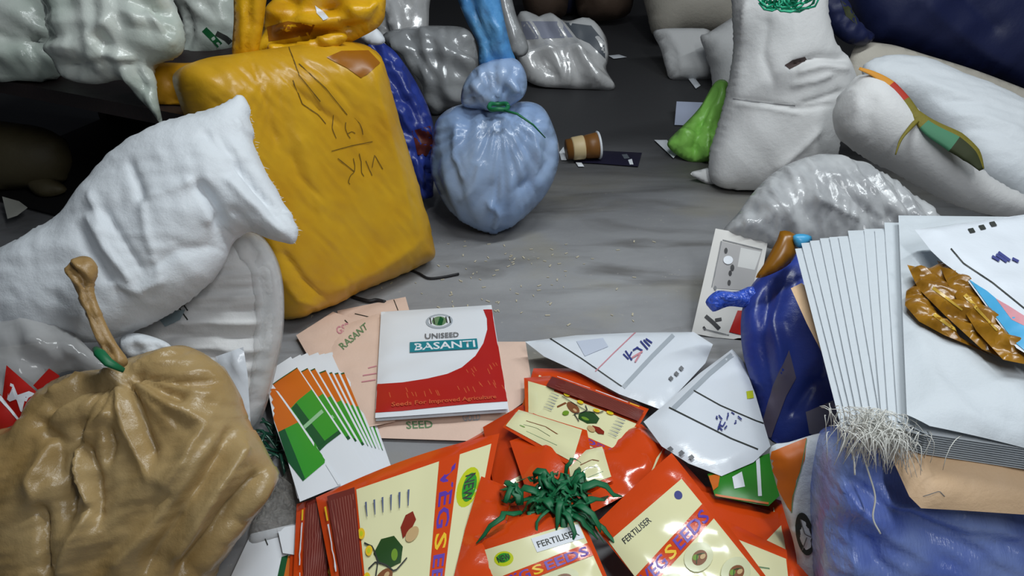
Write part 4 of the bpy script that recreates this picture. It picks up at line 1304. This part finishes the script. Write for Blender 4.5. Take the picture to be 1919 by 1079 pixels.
# green ribbon tuft
v, f = [], []
c = at_z(1050, 930, .13)
for k in range(80):
    a = RNG.uniform(0, 6.28)
    L_ = RNG.uniform(.04, .12)
    hgt = RNG.uniform(.0, .05)
    s = c + Vector((RNG.uniform(-.02, .02), RNG.uniform(-.02, .02), -.01)) + Vector((RNG.gauss(0, .03), RNG.gauss(0, .02), 0))
    d_ = Vector((math.cos(a), math.sin(a) * .8, 0))
    bend = Vector((-d_.y, d_.x, 0)) * RNG.uniform(-.04, .04)
    pts = [s + d_ * (L_ * t) + bend * t * t + Vector((0, 0, hgt * math.sin(min(1, t * 1.2) * 2.4) - .03 * t * t)) for t in np.linspace(0, 1, 7)]
    w = RNG.uniform(.003, .012)
    pts = [p + Vector((RNG.uniform(-.006, .006), RNG.uniform(-.006, .006), RNG.uniform(-.004, .006))) for p in pts]
    tube_into(v, f, pts, [w * .7, w, w, w * .95, w * .8, w * .6, w * .15], 6, .12)
o = make('ribbon_tuft', v, f, twine_green)
tag(o, 'tuft of shredded green ribbon lying on the orange pouches', 'ribbon')

# ------------------------------------------------------------------ white printed bags in the middle
pr = [line(grey_ink, [(1262, 628), (1222, 668), (1168, 726)], 8), line(dark_ink, [(1030, 634), (1090, 672), (1165, 724)], 2), line(pink_ink, [(1192, 622), (1150, 662), (1116, 696)], 2),
      fill(M('print_grey', (196, 204, 220), .4), [(1080, 640), (1130, 634), (1140, 650), (1096, 668)], 7)]
for s in ([(1168, 664), (1178, 674)], [(1172, 658), (1184, 676)], [(1180, 668), (1184, 660)], [(1192, 652), (1204, 658)], [(1200, 640), (1214, 656)], [(1206, 638), (1218, 650)], [(1210, 636), (1222, 644)], [(1186, 658), (1196, 652)]):
    pr.append(line(navy_ink, s, 3))
for s in ([(1184, 672), (1204, 660)], [(1190, 680), (1200, 664)]):
    pr.append(line(pink_ink, s, 3))
for x, y in ((1257, 711), (1267, 702), (1276, 692)):
    pr.append(fill(mid_ink, [(x - 5, y), (x, y - 5), (x + 5, y), (x, y + 5)], 4))
B = sheet('printed_bag', [(984, 640), (1080, 628), (1190, 623), (1300, 622), (1336, 645), (1322, 680), (1240, 768), (1160, 738), (1090, 700), (1020, 668)], PH(.066), white_gloss, pr, thick=.014, wob=.006)
tag(B.o, 'glossy white printed bag with a grey box frame, farther of two', 'bag', 'glossy white printed bags')
pr = [line(grey_ink, [(1372, 665), (1330, 700), (1262, 766)], 9), line(dark_ink, [(1300, 732), (1350, 760), (1415, 788), (1438, 796)], 2.2), line(dark_ink, [(1254, 764), (1310, 792), (1370, 822), (1420, 842)], 2.4),
      fill(lime_print, [(1398, 734), (1410, 732), (1412, 746), (1400, 748)], 4)]
for k in range(16):
    x, y = 1340 + RNG.uniform(0, 44), 772 + RNG.uniform(0, 30)
    pr.append(line(navy_ink, [(x, y), (x + RNG.uniform(-6, 8), y + RNG.uniform(2, 9))], 2.6))
for x, y in ((1257, 842), (1278, 850), (1296, 858)):
    pr.append(fill(mid_ink, [(x - 6, y), (x, y - 5), (x + 6, y + 1), (x, y + 6)], 4))
B = sheet('printed_bag', [(1206, 790), (1252, 752), (1310, 700), (1372, 654), (1392, 676), (1416, 740), (1444, 836), (1412, 866), (1352, 892), (1290, 868), (1240, 836)], PH(.090), white_gloss, pr, thick=.016, wob=.006)
tag(B.o, 'glossy white printed bag with blue stamp lying over the pouches, nearer of two', 'bag', 'glossy white printed bags')

# ------------------------------------------------------------------ right heap
# newspaper leaning on the blue bag
pr = [fill(M('news_grey', (168, 166, 166), .7), [(1350, 452), (1428, 470), (1408, 545), (1336, 540)], 8), fill(M('news_pale', (206, 206, 204), .7), [(1388, 464), (1426, 472), (1414, 506), (1382, 500)], 8), fill(red_print, [(1382, 582), (1398, 582), (1390, 628), (1366, 622)], 6),
      line(black_ink, [(1322, 592), (1336, 604), (1348, 616)], 7), line(black_ink, [(1340, 600), (1352, 598)], 6), line(black_ink, [(1318, 612), (1322, 618)], 4), line(mid_ink, [(1318, 616), (1366, 628)], 1.6), line(mid_ink, [(1354, 450), (1428, 468)], 1.6), line(mid_ink, [(1352, 452), (1334, 538)], 1.6)]
for x, y, r in ((1372, 502, 6), (1368, 512, 5), (1366, 530, 5), (1340, 540, 4), (1360, 470, 5)):
    pr.append(fill(black_ink if r > 4 else mid_ink, ellipse(x, y, r * .6, r), 3))
pr.append(fill(white_paper, ellipse(1364, 488, 9, 8), 4))
B = sheet('newspaper', [(1341, 428), (1440, 446), (1420, 560), (1392, 642), (1296, 624)], PZ(1300, 630, 0.004, 52), M('newsprint', (214, 212, 208), .7), pr, thick=.004, wob=.003)
tag(B.o, 'printed newspaper page leaning on the blue bag by the bare floor', 'newspaper')
# blue bag
B = blob('plastic_bag', [(1396, 560), (1420, 520), (1462, 490), (1500, 474), (1560, 500), (1600, 620), (1610, 760), (1580, 830), (1520, 850), (1460, 850), (1436, 820), (1416, 740), (1394, 670), (1388, 610)], PZ(1440, 815, 0.0, 50), .07, .10, blue_royal, res=.009, R=.16,
         creases=[([(1480, 500), (1450, 600), (1470, 720)], .016, .014), ([(1500, 520), (1520, 620), (1540, 720)], .014, .016), ([(1440, 540), (1430, 640), (1450, 760)], .016, -.014), ([(1480, 780), (1520, 720), (1560, 700)], .014, -.012)], noise=[(.008, .15, 100, 2.5, False)], facets=[(.007, .12, 10, 25, 5, 27)])
ob = B.o
tag(ob, 'royal blue plastic bag with grey tape under the folded white sacks', 'bag')
decal('tape', B, [fill(M('grey_tape', (112, 104, 124), .35), [(1478, 656), (1492, 708), (1474, 740), (1456, 790), (1444, 826), (1430, 790), (1446, 730)], 7),
                  fill(M('pale_tape', (150, 146, 160), .35), [(1510, 772), (1560, 750), (1576, 790), (1560, 820), (1516, 812)], 7)], ob)
B = blob('bag_tail', [(1322, 566), (1332, 552), (1348, 544), (1380, 546), (1408, 536), (1430, 548), (1424, 570), (1396, 576), (1366, 574), (1338, 584), (1330, 578)], PD(1370, 562, 2.10, 40), .022, .02, blue_wisp, res=.008, parent=ob, zmin=.03, facets=[(.018, .05, 70, 40, 6, 28)])
B = blob('packet', [(1416, 520), (1432, 494), (1456, 450), (1464, 432), (1492, 440), (1494, 470), (1478, 496), (1440, 516)], PD(1455, 480, 2.02, 36), .02, .02, M('brown_gloss', (140, 92, 20), .3), res=.012, zmin=.1)
tag(B.o, 'brown glossy packet stuck upright behind the blue bag', 'packet')
B = blob('packet', [(1486, 442), (1504, 438), (1522, 444), (1516, 458), (1494, 464)], PD(1504, 452, 2.0, 36), .01, .01, sky_print, res=.01, zmin=.1)
tag(B.o, 'small sky blue packet corner beside the brown glossy packet', 'packet')

# blue woven bag carrying the stack
B = blob('woven_bag', [(1572, 850), (1620, 822), (1720, 815), (1850, 825), (2020, 835), (2020, 1290), (1600, 1300), (1556, 1180), (1546, 1040), (1548, 940)], PD(1720, 940, 1.46, 24), .06, .26, blue_woven, res=.008, R=.14,
         creases=[([(1580, 900), (1660, 1000), (1760, 1060)], .014, .016), ([(1600, 900), (1700, 980), (1850, 1040)], .012, -.016), ([(1640, 930), (1760, 970), (1919, 1000)], .016, .014), ([(1690, 960), (1800, 1000), (1919, 1030)], .012, -.018), ([(1560, 990), (1600, 1020), (1610, 1079)], .016, .02), ([(1625, 1000), (1640, 1050), (1680, 1079)], .016, -.016)],
         noise=[(.008, .12, 140, 2, False)], facets=[(.014, .13, 60, 30, 7, 29), (.004, .04, 60, 25, 5, 30)])
tag(B.o, 'crinkled blue woven bag in the lower corner under the white stack', 'bag')
# white and orange printed bag standing on edge
pr = [fill(orange_print, [(1446, 846), (1512, 820), (1508, 860), (1492, 900), (1484, 960), (1476, 950), (1460, 920), (1440, 880)], 7),
      line(dark_ink, ellipse(1508, 1000, 15, 40, -10, 28).tolist() + [ellipse(1508, 1000, 15, 40, -10, 28)[0].tolist()], 2), line(mid_ink, [(1500, 972), (1508, 1000), (1520, 1006)], 2), line(mid_ink, [(1512, 1006), (1504, 1030)], 2), line(green_ink, [(1512, 822), (1500, 880), (1486, 930), (1484, 960)], 2)]
B = blob('printed_bag', [(1442, 846), (1480, 828), (1556, 812), (1558, 870), (1546, 940), (1546, 1010), (1556, 1079), (1562, 1200), (1510, 1200), (1492, 1040), (1470, 960)], PD(1510, 950, 1.60, 30), .02, .03, white_woven, R=.04, res=.012, prints=pr, noise=[(.004, .06, 90, 3, False)])
tag(B.o, 'white and orange printed bag with a round logo wedged beside the blue bag', 'bag')
B = sheet('packet', [(1326, 888), (1380, 868), (1452, 846), (1470, 920), (1440, 948), (1340, 930)], PH(.082), M('leaf_packet', (44, 128, 34), .3), [fill(white_paper, [(1372, 894), (1390, 884), (1396, 912), (1376, 916)], 6), fill(orange_print, [(1328, 892), (1350, 888), (1346, 912), (1336, 920)], 5), line(white_paper, [(1420, 858), (1424, 930)], 7), line(orange_print, [(1340, 928), (1440, 944)], 4)], thick=.008)
tag(B.o, 'green printed packet showing between the white printed bag and the pouches', 'packet')

# peach sacks in the stack
B = sheet('kraft_sack', [(1664, 842), (1720, 832), (2010, 850), (2010, 985), (1919, 964), (1800, 956), (1726, 952), (1704, 930)], PZ(1800, 900, .395, 64), peach_kraft, [line(mid_ink, [(1730, 930), (1760, 920), (1770, 930)], 1.5)], thick=.016, wob=.008, res=.014, zmin=.1)
tag(B.o, 'folded peach kraft sack sticking out under the white stack', 'sack', 'peach sacks in the stack')
B = sheet('kraft_sack', [(1482, 540), (1502, 530), (1540, 560), (1600, 720), (1566, 716), (1540, 660), (1512, 606)], PH(.392), peach_kraft, (), thick=.006, wob=.004, zmin=.1)
tag(B.o, 'peach kraft sack edge between the blue bag and the folded white sacks', 'sack', 'peach sacks in the stack')

# folded white woven sacks
ns = 11
for k in range(ns):
    z = .425 + k * .0055
    t = k / (ns - 1)
    j1, j2 = (RNG.uniform(-6, 6), RNG.uniform(-6, 6)) if 0 < k < ns - 1 else (0, 0)
    tl = (1490 + 190 * t ** 1.2 + j1, 466 - 50 * t + j2)
    bl = (1576 + 118 * t - j1, 800 - 8 * t + j2)
    quad = [tl, (2020, 420), (2020, 894 - 4.2 * k), (1726 + 12 * t, 850 - 4 * k), bl]
    top = k == ns - 1
    B = blob('woven_sack', quad, PH(z), .003 if not top else .010, .0015, white_fold, R=.02 if not top else .05, power=1.0, res=.02 if not top else .012, sharp=True, zmin=.1,
             lift=None if not top else (lambda a, b: .018 - .034 * np.clip((.10 - b) / .10, 0, 1) ** 2),
             noise=[(.001, .1, 60, 2, False)] if not top else [(.008, .16, 60, 2.0, False)], facets=() if not top else [(.008, .16, -50, 40, 6, 31)],
             creases=[] if k < ns - 1 else [([(1700, 600), (1760, 700), (1900, 860)], .03, .012), ([(1720, 640), (1820, 760), (1919, 800)], .03, -.010)])
    tag(B.o, ['lowest folded white woven sack of the stack', 'folded white woven sack in the stack, second from the bottom', 'folded white woven sack in the stack, third from the bottom', 'folded white woven sack in the stack, fourth from the bottom', 'folded white woven sack in the stack, fifth from the bottom', 'folded white woven sack in the middle of the stack', 'folded white woven sack in the stack, fifth from the top', 'folded white woven sack in the stack, fourth from the top', 'folded white woven sack in the stack, third from the top', 'folded white woven sack directly below the top one', 'top folded white woven sack of the stack'][k], 'sack', 'folded white woven sacks in the stack')
    if k == ns - 1:
        v, f = [], []
        for j in range(420):
            px = RNG.gauss(1640, 36)
            py = RNG.uniform(765, 822) + (px - 1640) * .12
            p = at_z(px, py, RNG.uniform(.43, .49))
            a = RNG.uniform(-2.5, -.5)
            L_ = RNG.uniform(.015, .055)
            d_ = Vector((math.cos(a), math.sin(a), 0))
            pts = [p + d_ * (L_ * t) + Vector((.01 * math.sin(t * 3 + j), 0, .012 * math.sin(t * 3.1) - .035 * t * t)) for t in np.linspace(0, 1, 6)]
            tube_into(v, f, pts, [.0008, .0008, .0008, .0007, .0006, .0004], 4)
        for pl in ([(1610, 830), (1626, 880), (1640, 930), (1636, 970), (1650, 1000)], [(1590, 830), (1600, 860), (1602, 890)]):
            tube_into(v, f, smooth_path([at_depth(x, y, 1.36 - .004 * i) for i, (x, y) in enumerate(pl)]), .0016, 5)
        fr = make('thread_fringe', v, f, thread, parent=B.o)

# gold brown packets on the stack
for q, z, lab in (([(1698, 545), (1716, 532), (1756, 580), (1800, 632), (1870, 672), (1838, 656), (1770, 628), (1722, 602), (1696, 572)], .515, 'crumpled gold brown packet at the edge of the pile on the white stack'),
                  ([(1700, 496), (1736, 504), (1770, 496), (1812, 560), (1860, 620), (1890, 676), (1840, 654), (1770, 590), (1720, 540)], .530, 'gold brown packet with shiny folds on the white stack'),
                  ([(1756, 488), (1786, 498), (1850, 552), (1930, 630), (1930, 684), (1880, 674), (1830, 620), (1780, 540)], .545, 'long gold brown packet beneath the white printed bag on the stack')):
    B = blob('packet', q, PH(z), .014, .006, gold, R=.03, res=.007, sharp=True, zmin=.2, facets=[(.016, .05, 45, 25, 6, z * 10)],
             prints=[line(gold_light, [(q[0][0] * .7 + q[4][0] * .3, q[0][1] * .7 + q[4][1] * .3 + 6), (q[0][0] * .35 + q[4][0] * .65, q[0][1] * .35 + q[4][1] * .65 + 4)], 7, 3)])
    tag(B.o, lab, 'packet', 'gold brown packets on the stack')
pr = [line(dark_ink, [(1782, 466), (1806, 494), (1860, 530), (1919, 578), (1960, 610)], 2.6), fill(sky_print, [(1816, 524), (1850, 546), (1890, 580), (1960, 630), (1960, 690), (1905, 645), (1868, 596)], 8), fill(pink_ink, [(1866, 560), (1890, 574), (1940, 606), (1940, 622), (1896, 600)], 6)]
for x, y in ((1820, 433), (1840, 427), (1860, 421)):
    pr.append(fill(dark_ink, [(x - 7, y - 3), (x + 3, y - 5), (x + 8, y + 3), (x - 2, y + 5)], 4))
for s in ([(1866, 478), (1886, 492)], [(1870, 474), (1892, 490)], [(1896, 486), (1908, 492)], [(1858, 482), (1872, 490)]):
    pr.append(line(navy_ink, s, 5))
B = sheet('printed_bag', [(1714, 430), (1790, 420), (1919, 402), (2020, 392), (2020, 720), (1905, 652), (1862, 592), (1812, 524), (1768, 492), (1745, 470)], PH(.560), white_gloss, pr, thick=.016, wob=.006, zmin=.2)
tag(B.o, 'white printed bag with three dark squares on top of the folded stack', 'bag', 'glossy white printed bags')

# cords on the floor
def cord(px, r, lab):
    o = tube('cord', smooth_path([at_z(x, y, r + .002) for x, y in px]), r, black_cord, None, 6)
    tag(o, lab, 'cord')


cord([(760, 503), (785, 512), (803, 521), (830, 519), (860, 513)], .004, 'short black cord on the floor at the yellow sack corner')
cord([(660, 556), (690, 564), (705, 562), (722, 566)], .006, 'black cord piece under the yellow sack edge near the peach packets')
o = None
v, f = [], []
for k in range(120):
    p = at_z(RNG.gauss(900, 150), RNG.uniform(450, 610), .001)
    s = RNG.uniform(.002, .005)
    a = RNG.uniform(0, 3.1)
    box_into(v, f, (-s * 1.5, -s * .5, 0), (s * 1.5, s * .5, .0015), Matrix.Translation(p) @ Matrix.Rotation(a, 4, 'Z'))
o = make('chaff', v, f, M('chaff', (190, 182, 160), .7), smooth=False)
tag(o, 'pale chaff and crumbs scattered on the concrete floor', 'debris', kind='stuff')
